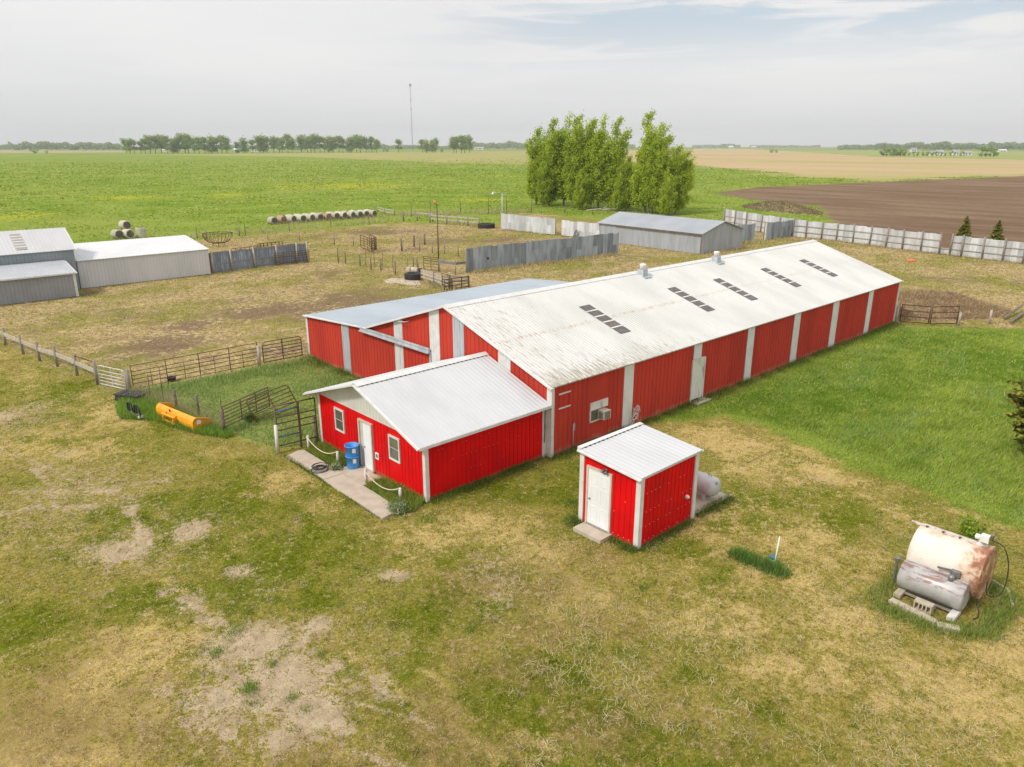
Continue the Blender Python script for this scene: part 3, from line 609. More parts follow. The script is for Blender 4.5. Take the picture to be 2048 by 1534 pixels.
# ---- the bright red annex
AX0, AX1, AY0, AY1, AZ = -6.43, 0.0, .25, 8.13, 2.30
YA, ZA = 4.2, 3.85
an = thing('office_annex', 'bright red annex with a white gabled roof, two windows and a white door', 'annex', (AX0, YA, 0))
q = MB(); wall(q, (AX0, AY1), (AX0, AY0), [(0, 2.38), (AY1-AY0, 2.38)], .23, rw=.045, skip=[(1.35, 2.2), (3.3, 4.4), (5.5, 6.3)])
wall(q, (AX0, AY0), (-.06, AY0), [(0, AZ+.08), (AX1-AX0-.06, AZ+.08)], .23, rw=.045); wall(q, (-.06, AY1), (AX0, AY1), [(0, AZ), (AX1-AX0-.06, AZ)], .23, rw=.045)
q.build('wall', RED, an)
q = MB(); screwrows(q, (AX0, AY0), (-.1, AY0), (.75, 1.40, 1.95), .23, .008, keep=.25); screwrows(q, (AX0, AY1), (AX0, AY0), (.3, 1.45), .23, .008, keep=.2); q.build('screw_head', PLASTICW, an)
q = MB(); wall(q, (AX0-.02, AY1), (AX0-.02, AY0), [(0, 2.40), (AY1-YA, ZA-.1), (AY1-AY0, 2.40)], .23, rw=.03, dep=.012, zb=2.38); q.build('gable_panel', mat('gable_panel_paint', (.64, .64, .60), .55, col2=(.56, .56, .52), scale=1), an)
q = MB(); roofp(q, -6.88, -.06, (-.06, 2.42), (YA, ZA), sp=.23, rw=.045, dep=.02); ra = q.build('roof', WROOF, an)
q = MB(); roofp(q, -6.88, -.06, (8.5, 2.42), (YA, ZA), sp=.23, rw=.045, dep=.02); q.build('roof', WROOF, an)
q = MB(); q.prism([(-6.92, YA-.26, ZA-.045), (-6.92, YA, ZA+.045), (-6.92, YA+.26, ZA-.045), (-6.92, YA+.26, ZA-.065), (-6.92, YA, ZA+.02), (-6.92, YA-.26, ZA-.065)], (6.87, 0, 0)); q.build('ridge_cap', WHITE, ra)
q = MB()
x = -6.8
while x < -.3: q.box(x, x+.15, YA-.272, YA-.262, ZA-.10, ZA-.052); x += .23  # black dashes stand in for the shade in the gaps under the cap
q.build('ridge_gap_shade', BLACK, ra)
for y1 in (-.08, 8.52): MB().beam((-6.91, y1, 2.36), (-6.91, YA, ZA-.05), .06, .17, (1, 0, 0)).build('rake_trim', WHITE, an)
for y in (-.10, 8.505): MB().box(-6.9, -.06, y, y+.035, 2.30, 2.42).build('fascia', WHITE, an)
MB().prism([(-6.86, -.05, 2.34), (-6.86, AY0-.005, 2.34), (-6.86, AY0-.005, 2.40), (-6.86, -.05, 2.345)], (6.75, 0, 0)).build('soffit', WHITE, an)
q = MB(); q.prism([(-6.86, 8.5, 2.33), (-6.86, AY1+.03, 2.33), (-6.86, AY1+.03, 2.42), (-6.86, 8.5, 2.335)], (6.75, 0, 0)); q.build('soffit', WHITE, an)
q = MB(); q.box(AX0-.045, AX0+.12, AY0-.05, AY0-.0, 0, 2.31); q.box(AX0-.045, AX0, AY0, AY0+.12, 0, 2.45); q.build('corner_trim', WHITE, an)
q = MB(); q.box(AX0-.045, AX0, AY1-.12, AY1+.05, 0, 2.38); q.build('corner_trim', WHITE, an)
MB().box(-.30, -.06, AY0-.03, AY0, 0, 2.30).build('corner_trim', OLDWHITE, an)
def window(parent, x, y0, y1, z0, z1):
    w_ = .075; q = MB()
    q.box(x-.06, x, y0, y0+w_, z0, z1); q.box(x-.06, x, y1-w_, y1, z0, z1); q.box(x-.062, x, y0+w_, y1-w_, z0, z0+w_); q.box(x-.062, x, y0+w_, y1-w_, z1-w_, z1)
    f = q.build('window', WHITE, parent)
    MB().box(x-.03, x-.005, y0+w_, y1-w_, z0+w_, z1-w_).build('pane', GLASS, f)
    MB().box(x-.04, x-.028, y0+w_, y1-w_, (z0+z1)/2-.012, (z0+z1)/2+.012).build('sash', BEIGE, f)
window(an, AX0-.005, 5.98, 6.74, 1.08, 2.12); window(an, AX0-.005, 1.85, 2.60, 1.04, 2.08)
q = MB(); q.box(AX0-.10, AX0, 4.70, 4.78, .03, 2.14); q.box(AX0-.10, AX0, 3.76, 3.83, .03, 2.14); q.box(AX0-.10, AX0, 3.83, 4.70, 2.07, 2.14); q.box(AX0-.04, AX0-.02, 4.45, 4.70, .08, 2.07); q.build('door_frame', BEIGE, an)
d_ = MB().box(AX0-.06, AX0-.012, 3.83, 4.45, .08, 2.07).build('door', DOORW, an)
MB().lathe((AX0-.06, 4.38, 1.0), (-1, 0, 0), [(0, .03), (.02, .03), (.03, .018), (.05, .035), (.07, .02)], 10).build('handle', METAL, d_)
MB().box(AX0-.14, AX0-.0, 3.78, 4.76, .0, .08).build('door_sill', CONC, an)
q = MB(); q.box(AX0-.05, AX0, 3.40, 3.64, .70, .97); vb = q.build('vent_box', PLASTICW, an)
MB().box(AX0-.06, AX0-.05, 3.45, 3.58, .78, .92).build('vent_grille', GRILLE, an)
MB().tube([(-.2, AY0-.07, 2.2), (-.2, AY0-.07, 1.0), (-.24, AY0-.09, .7)], .018).build('cable', BLACK, an)

# ---- the small red shed
SX0, SX1, SY0, SY1 = -3.35, -.15, -7.29, -4.74
sh_ = thing('pump_shed', 'small bright red shed with a sloping white roof and a white panel door', 'shed', (SX0, SY0, 0))
q = MB(); wall(q, (SX0, SY1), (SX0, SY0), [(0, 2.86), (2.55, 2.64)], .23, rw=.045, skip=[(.2, 1.42)]); wall(q, (SX0, SY0), (SX1, SY0), [(0, 2.64), (3.2, 2.64)], .23, rw=.045)
wall(q, (SX1, SY0), (SX1, SY1), [(0, 2.64), (2.55, 2.86)], .23, rw=.045); wall(q, (SX1, SY1), (SX0, SY1), [(0, 2.86), (3.2, 2.86)], .23, rw=.045); q.build('wall', RED, sh_)
q = MB(); screwrows(q, (SX0, SY0), (SX1, SY0), (.22, .75, 1.28, 1.95), .23, .011, keep=.7); screwrows(q, (SX0, SY0+1.15), (SX0, SY0), (.22, 1.05, 1.55), .23, .012, keep=.6)
screwrows(q, (SX0, SY1-.05), (SX0, SY1-.25), (1.2, 2.3), .23, .013); q.build('screw_head', PLASTICW, sh_)
q = MB(); roofp(q, SX0-.10, SX1+.14, (SY0-.10, 2.66), (SY1+.06, 2.88), sp=.23, rw=.05, dep=.02); rs = q.build('roof', WROOF, sh_)
q = MB(); q.prism([(SX0-.12, SY1-.06, 2.915), (SX0-.12, SY1+.12, 2.93), (SX0-.12, SY1+.12, 2.80), (SX0-.12, SY1-.06, 2.90)], (3.46, 0, 0)); q.build('ridge_cap', WHITE, rs)
q = MB(); x = SX0
while x < SX1-.1: q.box(x, x+.15, SY1-.075, SY1-.065, 2.875, 2.912); x += .23  # shaded gaps below the cap edge, put in as black bars
q.build('ridge_gap_shade', BLACK, rs)
for x, w_, dz in ((SX0-.12, .16, 0), (SX1+.16, .12, .015)): MB().beam((x, SY0-.11, 2.585+dz), (x, SY1+.08, 2.805+dz), .05, w_, (1, 0, 0)).build('rake_trim', WHITE, sh_)
MB().box(SX0-.08, SX1+.12, SY0-.075, SY0-.055, 2.56, 2.64).build('fascia', WHITE, sh_)
q = MB(); q.box(SX0-.05, SX0+.14, SY0-.05, SY0, 0, 2.57); q.box(SX0-.05, SX0, SY0, SY0+.14, 0, 2.56); q.build('corner_trim', WHITE, sh_)
MB().box(SX0-.05, SX0, SY1-.14, SY1+.05, 0, 2.70).build('corner_trim', WHITE, sh_)
q = MB(); q.box(SX1-.14, SX1+.05, SY0-.05, SY0, 0, 2.57); q.box(SX1, SX1+.05, SY0, SY0+.14, 0, 2.57); q.build('corner_trim', WHITE, sh_)
q = MB(); q.box(SX0-.07, SX0, -5.10, -5.02, .10, 2.34); q.box(SX0-.07, SX0, -6.14, -6.07, .10, 2.34); q.box(SX0-.07, SX0, -6.07, -5.10, 2.27, 2.34); q.build('door_frame', BEIGE, sh_)
q = MB(); q.box(SX0-.045, SX0-.012, -6.07, -5.10, .18, 2.27)
d_ = q.build('door', DOORW, sh_)
q = MB()
for y0, y1 in ((-5.52, -5.22), (-5.95, -5.65)):
    for z0, z1 in ((.34, .90), (1.02, 1.62), (1.74, 2.12)):
        for a in ((y0, y1, z0, z0+.025), (y0, y1, z1-.025, z1), (y0, y0+.025, z0+.026, z1-.026), (y1-.025, y1, z0+.026, z1-.026)): q.box(SX0-.052, SX0-.0455, *a)
q.build('door_moulding', DOORW, d_)
MB().lathe((SX0-.045, -5.2, 1.14), (-1, 0, 0), [(0, .03), (.02, .03), (.03, .016), (.05, .034), (.075, .02)], 10).build('handle', METAL, d_)
MB().box(SX0-.10, SX0, -6.10, -5.06, .10, .175).build('door_sill', WOOD, sh_)
q = MB(); q.lathe((SX0, -5.86, 2.42), (-1, 0, 0), [(0, .05), (.04, .05)], 10); q.lathe((SX0-.05, -5.80, 2.42), (-.75, .35, -.5), [(0, .035), (.06, .045), (.12, .065), (.14, .06)], 10); q.lathe((SX0-.05, -5.90, 2.42), (-.75, -.35, -.5), [(0, .035), (.06, .045), (.12, .065), (.14, .06)], 10); q.build('wall_lamp', METAL, sh_)
q = MB(); q.lathe((-.70, SY0-.02, 1.06), (0, -1, 0), [(0, .07), (.05, .08), (.12, .05), (.14, .02)], 10); q.build('vent_hood', PLASTICW, sh_)
st = MB().box(-3.98, SX0-.005, -6.22, -4.98, -.02, .13).build('doorstep', CONC, None, org=(-3.66, -5.6, 0)); tag(st, 'worn concrete doorstep in front of the white shed door', 'doorstep')

# ---- grey livestock sheds on the left and the barn in the middle
A_ = thing('livestock_shed', 'tallest grey shed with a white roof and one skylight, behind a lean-to', 'shed', (-20, 57.3, 0))
q = MB(); wall(q, (-34, 57.35), (-4.4, 57.35), [(0, 3.72), (29.6, 3.72)], .3); wall(q, (-4.4, 57.35), (-4.4, 63), [(0, 3.72), (3.2, 5.35), (5.65, 4.1)], .3); wall(q, (-34, 63), (-34, 57.35), [(0, 4.1), (2.45, 5.3), (5.65, 3.72)], .3); wall(q, (-4.4, 63), (-34, 63), [(0, 4.1), (29.6, 4.1)], .3); q.build('wall', BLUEGREY, A_)
q = MB(); roofp(q, -34.2, -4.25, (57.15, 3.72), (60.3, 5.45), sp=.3, rw=.07); ra_ = q.build('roof', WROOF, A_)
q = MB(); roofp(q, -34.2, -4.25, (63.1, 4.05), (60.3, 5.45), sp=.3, rw=.07); q.build('roof', WROOF, A_)
MB().beam((-4.22, 57.1, 3.66), (-4.22, 60.3, 5.42), .06, .16, (1, 0, 0)).build('rake_trim', WHITE, A_)
sA = (5.45-3.72)/3.15
zA = lambda y: 3.72+sA*(y-57.15)
MB().prism([(-8.75, 57.6, zA(57.6)+.03), (-7.95, 57.6, zA(57.6)+.03), (-7.95, 59.75, zA(59.75)+.03), (-8.75, 59.75, zA(59.75)+.03)], (0, 0, .02)).build('skylight', mat('pale_skylight', (.36, .33, .32), .5), ra_)
for k in range(1, 6):
    q = MB(); y = 57.6+2.15*k/6; q.prism([(-8.78, y-.05, zA(y-.05)+.045), (-7.92, y-.05, zA(y-.05)+.045), (-7.92, y+.05, zA(y+.05)+.045), (-8.78, y+.05, zA(y+.05)+.045)], (0, 0, .02))
    q.build('batten', OLDWHITE, ra_)
B_ = thing('low_shed', 'low grey lean-to shed with a white corner, in front of the tallest grey shed', 'shed', (-20, 53.7, 0))
q = MB(); wall(q, (-34, 53.7), (-5.45, 53.7), [(0, 2.12), (28.55, 2.12)], .3); wall(q, (-5.45, 53.7), (-5.45, 56.9), [(0, 2.12), (3.2, 2.75)], .3); wall(q, (-5.45, 56.9), (-34, 56.9), [(0, 2.75), (28.55, 2.75)], .3); q.build('wall', mat('grey_shed_steel', (.31, .32, .345), .55, .05, col2=(.265, .275, .30), scale=.6), B_)
q = MB(); roofp(q, -34.2, -5.35, (53.5, 2.14), (56.95, 2.80), sp=.3, rw=.07); q.build('roof', mat('pale_grey_roof', (.52, .54, .57), .45, .15, col2=(.46, .48, .51), scale=.6), B_)
q = MB(); q.box(-5.62, -5.40, 53.65, 53.70, 0, 2.1); q.beam((-5.32, 53.45, 2.08), (-5.32, 56.95, 2.76), .05, .14, (1, 0, 0)); q.beam((-34, 53.46, 2.08), (-5.35, 53.46, 2.08), .04, .10); q.beam((-34.0, 57.0, 2.80), (-5.35, 57.0, 2.80), .08, .10); q.build('white_trim', WHITE, B_)
C_ = thing('long_shed', 'long pale grey shed with a plain white roof beside the plank windbreak', 'shed', (1.8, 57.6, 0))
q = MB(); wall(q, (-4.25, 57.6), (7.95, 57.6), [(0, 2.6), (12.2, 2.6)], .3); wall(q, (7.95, 57.6), (7.95, 66), [(0, 2.6), (6.2, 3.45), (8.4, 2.9)], .3); wall(q, (-4.25, 66), (-4.25, 57.6), [(0, 2.9), (2.2, 3.45), (8.4, 2.6)], .3); wall(q, (7.95, 66), (-4.25, 66), [(0, 2.9), (12.2, 2.9)], .3); q.build('wall', PALEGREY, C_)
q = MB(); roofp(q, -4.30, 8.05, (57.45, 2.60), (63.8, 3.50), sp=.3, rw=.07); q.build('roof', mat('clean_white_roof', (.66, .665, .68), .4, col2=(.62, .625, .64), scale=.4), C_)
q = MB(); roofp(q, -4.30, 8.05, (66.2, 2.9), (63.8, 3.50), sp=.3, rw=.07); q.build('roof', WROOF, C_)
# the middle barn stands a few degrees off the others: front wall from F0 to F1, gable to F2
gb = thing('grey_barn', 'weathered grey steel barn with a low gabled roof below the poplars', 'barn', (58.3, 31.1, 0))
rot = math.atan2(17.25, 1.25)                                 # direction of the long wall
ex, ey = np.array([cos(rot), sin(rot)]), np.array([sin(rot), -cos(rot)])      # along the barn, across it (away from the camera)
def gp(a, c, z): p_ = np.array([58.3, 31.05])+ex*a+ey*c; return (p_[0], p_[1], z)
LB, WB = 17.6, 8.3
def gxy(a, c): return gp(a, c, 0)[:2]
q = MB(); wall(q, gxy(LB, 0), gxy(0, 0), [(0, 2.52), (LB, 2.52)], .3); q.build('wall', GREYBARN, gb)
q = MB(); wall(q, gxy(0, 0), gxy(0, WB), [(0, 2.52), (WB/2, 3.68), (WB, 2.58)], .3); wall(q, gxy(0, WB), gxy(LB, WB), [(0, 2.58), (LB, 2.58)], .3); wall(q, gxy(LB, WB), gxy(LB, 0), [(0, 2.58), (WB/2, 3.68), (WB, 2.52)], .3); q.build('wall', GREYBARN, gb)
q = MB()
for c0, c1, z0, z1 in ((-.3, WB/2, 2.50, 3.80), (WB+.3, WB/2, 2.56, 3.80)): q.prism([gp(-.3, c0, z0), gp(LB+.3, c0, z0), gp(LB+.3, c1, z1), gp(-.3, c1, z1)], (0, 0, -.07))
q.build('roof', mat('galvanised_barn_roof', (.40, .425, .455), .42, .3, col2=(.34, .365, .40), scale=.4), gb)
q = MB(); q.beam(gp(-.3, -.28, 2.42), gp(LB*.82, -.28, 2.42), .05, .12); q.build('fascia', DARKWOOD, gb)
q = MB(); q.beam(gp(.02, -.03, 0), gp(.02, -.03, 2.5), .16, .06); q.build('corner_trim', WOOD, gb)
# ------------------------------------------------------------------ fences and gates
def posts_of(root, pts, m, r=.06, square=False, name='post'):
    for x, y, h in pts:
        q = MB(); lx, ly = random.uniform(-.04, .04)*h, random.uniform(-.04, .04)*h
        if square: q.beam((x, y, -.05), (x+lx, y+ly, h), r*2, r*2)
        else: q.tube([(x, y, -.05), (x+lx, y+ly, h)], r, 7, r*.92)
        q.build(name, m, root)
def fence(label, cat, pts, pm, r=.06, boards=(), bm=None, bw=.04, wires=(), square=False, name='fence', group=None, sag=.0):
    """pts: (x, y, post height); boards: (z, height); wires: z"""
    t = thing(name, label, cat, (pts[0][0], pts[0][1], 0), group)
    posts_of(t, pts, pm, r, square)
    for z, h in boards:
        for (x0, y0, h0), (x1, y1, h1) in zip(pts[:-1], pts[1:]):
            j = random.uniform(-.04, .04); q = MB(); q.beam((x0, y0, z+j), (x1, y1, z+random.uniform(-.04, .04)), bw, h)
            q.build('board', bm, t)
    for z in wires:
        q = MB()
        for (x0, y0, _), (x1, y1, _) in zip(pts[:-1], pts[1:]): q.tube([(x0, y0, z), ((x0+x1)/2, (y0+y1)/2, z-.03), (x1, y1, z)], .007, 3)
        q.build('wire', WIRE, t)
    return t
def gate(label, o, a, u, rails, m, r=.022, uprights=(.5,), cat='gate', name='pipe_gate', group=None, rnd=False, mid=None):
    """a gate in the plane of a (along) and u (up) from the corner o; rails: heights 0..1"""
    o, a, u = Vector(o), Vector(a), Vector(u); t = thing(name, label, cat, tuple(o), group)
    pt = lambda s, h: o+a*s+u*h
    q = MB()
    if rnd:
        k = min(.12/a.length*1.5, .1); kk = min(.18/u.length, .2)
        q.tube([pt(0, 0), pt(0, 1-kk), pt(k*.3, 1-kk*.3), pt(k, 1), pt(1-k, 1), pt(1-k*.3, 1-kk*.3), pt(1, 1-kk), pt(1, 0)], r*1.15, 6); q.tube([pt(0, 0), pt(1, 0)], r*1.15, 6)
    else:
        for s0, h0, s1, h1 in ((0, 0, 0, 1), (1, 0, 1, 1), (0, 1, 1, 1), (0, 0, 1, 0)): q.tube([pt(s0, h0), pt(s1, h1)], r*1.15, 6)
    q.build('frame', m, t)
    for h in rails: MB().tube([pt(0, h), pt(1, h)], r, 6).build('rail', m, t)
    for s in uprights: MB().beam(pt(s, 0), pt(s, 1), r*2.2, r*1.2, tuple(a.cross(u).normalized())).build('brace', mid or m, t)
    return t
def g3(px, py, z=0.): return Vector(G(px, py, z))

# board fence and gates at the left of the lawn
bp = [(-15.6, 47.5, 1.25), (-14.9, 43.2, 1.25)]+[(x, y, h) for x, y, h in ((-13.58, 38.06, 1.2), (-13.17, 34.76, 1.27), (-12.77, 32.16, 1.23), (-12.24, 30.04, 1.3), (-11.86, 27.16, 1.28), (-11.47, 24.49, 1.39))]
t = fence('weathered plank fence with wooden posts between the lawn and the straw yard', 'fence', bp, WOOD, .085, [(.80, .24)], PALEWOOD, .05, (.5, .3))
MB().beam((-11.86, 27.16, 1.2), (-11.47, 24.49, 1.3), .03, .05).build('rail', RUST, t)
gate('bent silver tube gate at the end of the weathered plank fence', (-11.40, 24.1, .12), (.75, -2.15, 0), (0, 0, 1.08), (.18, .36, .54, .74), ALU, .026, (.5,), rnd=True)
t = thing('gate_post', 'thick wooden post holding the silver tube gate', 'post', (-10.54, 21.76, 0)); posts_of(t, [(-10.54, 21.8, 1.25)], WOOD, .11)
pf = [(-10.35, 21.75), (-8.55, 21.7), (-6.75, 21.65), (-5.0, 21.6), (-3.3, 21.53)]
t = thing('pipe_fence', 'long rusty pipe panel fence between the straw yard and the weedy pen', 'fence', (-6.8, 21.65, 0))
for (x, y), h in zip(pf, (1.5, 1.5, 1.5, 1.5, 1.62)): MB().tube([(x, y, 0), (x, y, h)], .024, 6).build('upright', RUST, t)
for x in (-9.4, -7.6, -5.9, -4.2): MB().tube([(x, 21.62, .1), (x, 21.62, 1.12)], .018, 5).build('upright', RUST, t)
for z in (.18, .45, .7, .92, 1.14, 1.48): MB().tube([(-10.35, 21.75, z-.03), (-6.75, 21.65, z), (-3.3, 21.53, z+.04)], .019, 6).build('rail', RUST, t)
t = thing('gate_post', 'pale wooden post between the long pipe fence and the dark pipe gate', 'post', (-3.28, 21.5, 0)); posts_of(t, [(-3.28, 21.5, 1.36)], PALEWOOD, .11)
gate('dark rusty pipe gate closing the gap to the corner of the red barn', (-3.0, 21.45, .25), (2.5, -.08, 0), (0, 0, 1.25), (.16, .32, .5, .66, .83), BROWNPIPE, .026, (.5,), rnd=True)
# pen front: wooden and steel posts with wire
t = fence('sagging wire fence with mixed posts behind the orange snow pusher', 'fence', [(-9.70, 17.07, 1.1), (-9.20, 15.5, 1.1), (-9.22, 12.27, 1.22)], DARKWOOD, .08, wires=(.25, .55, .85, 1.0))
for x, y, h in ((-9.9, 18.4, 2.0), (-9.28, 12.2, 1.7), (-10.0, 20.2, 1.2)): MB().tube([(x, y, 0), (x+.06, y+.1, h)], .022, 5).build('steel_post', BROWNPIPE, t)
gate('dark pipe gate standing in the weedy pen beside the tilted panel', (-9.15, 12.35, .28), (2.85, 1.35, .0), (0, 0, 1.0), (.17, .34, .51, .68, .85), BROWNPIPE, .024, (.37, .7))
zg = lambda x, y: (420+x/8.52, 740+y/8.52)
c0 = Vector((-7.55, 12.55, .05)); 
def at_h(px, py, depth_y):      # a point of the photograph on the upright plane y = depth_y
    v = _fw + _r*(px-1024)/FPX - _u*(py-767)/FPX; s = (depth_y-CAM[1])/v[1]; return Vector(CAM+v*s)
q0, q1, q2 = at_h(*zg(800, 900), 12.5), at_h(*zg(600, 525), 13.0), at_h(*zg(1500, 600), 12.6)
gate('olive rusty pipe panel leaning tilted across the weedy pen', tuple(q0), tuple(q2-q0), tuple(q1-q0), (.17, .34, .5, .66, .83), OLIVEPIPE, .026, (.5,), rnd=True)
# tall gate by the annex with blue-painted rails
go, ga = Vector((-8.38, 8.42, .32)), Vector((1.78, -.18, 0))
t = gate('tall brown pipe gate with worn blue rails next to the annex corner', tuple(go), tuple(ga), (0, 0, 1.85), (.38, .55, .70), BROWNPIPE, .028, (), rnd=False)
MB().beam(go+ga*.56+Vector((0, -.03, -.3)), go+ga*.56+Vector((0, -.03, 1.85)), .09, .05, (0, 1, 0)).build('brace', BROWNPIPE, t)
for h in (.22, .86): MB().tube([go+Vector((0, -.02, 1.85*h)), go+ga*.56+Vector((0, -.02, 1.85*h))], .036, 7).build('blue_rail', BLUEPAINT, t)
t = thing('gate_post', 'peeling white wooden post at the left end of the tall brown gate', 'post', (-8.45, 8.42, 0)); posts_of(t, [(-8.45, 8.42, 1.30)], OLDWHITE, .085)
t = thing('gate_post', 'dark wooden post between the tall brown gate and the annex corner', 'post', (-6.60, 8.28, 0)); posts_of(t, [(-6.60, 8.28, 1.25)], DARKWOOD, .085)

# plank windbreak beside the long pale shed
t = thing('plank_windbreak', 'slate blue plank windbreak with pale posts at the end of the long pale shed', 'fence', (13.5, 58.2, 0))
wp = [(8.35, 57.95), (10.49, 58.12), (13.16, 58.36), (15.9, 58.6), (18.27, 58.55), (19.55, 58.5)]
for (x0, y0), (x1, y1) in zip(wp[:-1], wp[1:]):
    n = max(2, int((x1-x0)/.85))
    for k in range(n):
        a, b_ = k/n, (k+1)/n; h = 2.12+random.uniform(-.05, .05)
        MB().beam((x0+(x1-x0)*a, y0+(y1-y0)*a+.1, h/2+.02), (x0+(x1-x0)*b_-.01, y0+(y1-y0)*b_+.1, h/2+.02), .03, h).build('board', DARKSHEET, t)
    for z in (.95, 2.0, .25): MB().beam((x0, y0+.06, z), (x1, y1+.06, z), .04, .09).build('rail', WOOD, t)
posts_of(t, [(x, y, 2.3) for x, y in wp], PALEWOOD, .10)
MB().box(7.98, 8.30, 57.95, 58.05, 0, 2.1).build('dark_board', DARKWOOD, t)
gate('black pipe gate leaning on the right end of the plank windbreak', (15.4, 58.2, .1), (4.2, .0, 0), (0, -.12, 1.3), (.2, .4, .6, .8), BROWNPIPE, .03, (.25, .6))
gate('orange rusty panel showing over the top of the plank windbreak', (11.6, 60.6, .5), (3.6, .3, .0), (0, 0, 1.5), (.3, .6, .8), ORANGERUST, .035, (.15, .3, .45, .6, .75, .9), rnd=True)
gate('arched dark rack behind the plank windbreak', (15.0, 61.5, .4), (3.2, .1, 0), (0, 0, 1.75), (.85,), RUST, .035, (.12, .25, .4, .55, .7, .85), cat='rack', name='hay_rack', rnd=True)

# tin windbreaks
def windbreak(label, p0, p1, h, sheetw, m, gap=(), jit=.06, posts=0, thick=.025, pm=WOOD, lean=0., both=0):
    p0, p1 = Vector((*p0, 0)), Vector((*p1, 0)); L = (p1-p0).length; d = (p1-p0)/L; nn = Vector((d.y, -d.x, 0))
    t = thing('tin_windbreak', label, 'windbreak', tuple((p0+p1)/2)); s = 0
    while s < L-.2:
        wd = min(sheetw*random.uniform(.85, 1.25), L-s)
        if not any(a < s+wd/2 < b_ for a, b_ in gap):
            hh = h+random.uniform(-jit, jit); zb = random.uniform(.02, .12); o = nn*random.uniform(-.012, .012); ln = random.uniform(-.02, .02)
            if random.random() < .3 and h > 2:
                mz = hh*random.uniform(.35, .7)
                q = MB(); q.beam(p0+d*s+o+Vector((0, 0, (zb+mz)/2)), p0+d*(s+wd+.03)+o+Vector((0, 0, (zb+mz)/2)), thick, mz-zb); q.build('tin_sheet', m, t)
                o = o+nn*.02; q = MB(); q.beam(p0+d*s+o+Vector((0, 0, (mz-.05+hh)/2)), p0+d*(s+wd+.02)+o+Vector((0, 0, (mz-.05+hh)/2)), thick, hh-mz+.05); q.build('tin_sheet', m, t)
            else:
                q = MB(); q.beam(p0+d*s+o+Vector((0, 0, (zb+hh)/2)), p0+d*(s+wd+.03)+o+Vector((0, 0, (zb+hh)/2)), thick, hh-zb); q.build('tin_sheet', m, t)
        s += wd
    n = posts
    for k in range(n+1):
        e = p0+d*(L*k/max(n, 1))-nn*.12; MB().tube([e+Vector((0, 0, -.05)), e+Vector((0, 0, h+.04))], .08, 7).build('post', pm, t)
    for z in (.5, h*.75): MB().beam(p0-nn*.06+Vector((0, 0, z)), p1-nn*.06+Vector((0, 0, z)), .05, .1).build('rail', pm, t)
    return t
t = windbreak('long grey tin windbreak on the near side of the middle pens', (28.25, 40.0), (51.2, 38.35), 2.56, .82, SHEET, posts=9)
q = MB(); q.lathe((31.0, 39.76, 1.25), (0, -1, 0), [(0, .16), (.01, .14)], 9, False); q.build('rust_patch', RUST, t)
windbreak('bright tin windbreak running down from the silver yard lamp to a gap', (59.65, 69.5), (59.7, 57.5), 2.42, .75, SHEETLIGHT, posts=5)
t = windbreak('shorter bright tin windbreak with loose sheets ending at the grey barn', (59.7, 56.1), (59.75, 48.8), 2.3, .7, SHEETLIGHT, posts=3)
MB().beam((59.45, 53.4, .0), (59.2, 52.7, 1.2), .02, .6, (1, 0, 0)).build('loose_sheet', SHEETLIGHT, t)
t = windbreak('dark slate tin screen with a white end post behind the long barn roof', (77.1, 32.9), (84.2, 32.5), 2.38, .8, SHEET, posts=3)
MB().box(76.95, 77.2, 32.7, 32.85, 0, 2.4).build('end_post', OLDWHITE, t)
windbreak('short grey tin screen touching the gable of the grey barn', (67.2, 33.6), (74.4, 33.0), 2.5, .8, SHEET, posts=3)
# long windbreak on the right: round posts and rails on the near face
t = thing('post_windbreak', 'long pale tin windbreak with round posts along the ploughed field', 'windbreak', (82, 25, 0))
zx = lambda x, y: (1380+x/3.066, 380+y/3.066)
hp = [(90.5, 47.8), (89.0, 44.9), (87.6, 42.0), (86.2, 38.6), (85.0, 34.9), (84.3, 32.4), (83.9, 30.1), (83.7, 27.7), (83.4, 25.4), (83.0, 22.9), (82.4, 20.4), (81.7, 18.0), (81.1, 15.7), (80.6, 13.3), (80.2, 11.0), (79.9, 9.75), (79.6, 8.35), (79.2, 6.0), (78.9, 3.8), (78.6, 1.7), (78.2, -.6), (77.8, -3.0), (77.4, -5.4)]
for i, ((x0, y0), (x1, y1)) in enumerate(zip(hp[:-1], hp[1:])):
    L = math.hypot(x1-x0, y1-y0); n = 3 if L > 1.8 else 2; base = 2.38 if i > 5 else 2.75-.05*i
    for k in range(n):
        h = base+random.uniform(-.05, .05)
        if i == 14: h = .75
        a, b_ = k/n, (k+1)/n
        MB().beam((x0+(x1-x0)*a+.09, y0+(y1-y0)*a, h/2+.04), (x0+(x1-x0)*b_+.09, y0+(y1-y0)*b_, h/2+.04), .025, h-.06).build('tin_sheet', SHEETLIGHT, t)
    for z in ((.8, 1.65) if i != 14 else (.75,)): MB().beam((x0, y0, z), (x1, y1, z), .06, .10).build('rail', PALEWOOD, t)
posts_of(t, [(x-.1, y, 2.62 if i > 5 else 2.95) for i, (x, y) in enumerate(hp)], WOOD, .10)
for i, (px, py) in enumerate(((1660, 478), (1712, 485), (1780, 494))):
    b_ = Vector(G(px, py)); s_ = MB().beam(b_+Vector((-.15, 0, 0)), b_+Vector((.75, .05, 1.85)), .6, .05, (1, 0, 0)).build('leaning_panel', mat('rusty_brown_board%d' % i if False else 'rusty_brown_board', (.17, .10, .075), .8, col2=(.26, .20, .17), scale=3) if i == 0 else bpy.data.materials['rusty_brown_board'], None, org=tuple(b_))
    tag(s_, '%s rusty brown board leaning on the long pale windbreak' % ('leftmost', 'middle', 'rightmost')[i], 'board', 'boards leaning on the long windbreak')

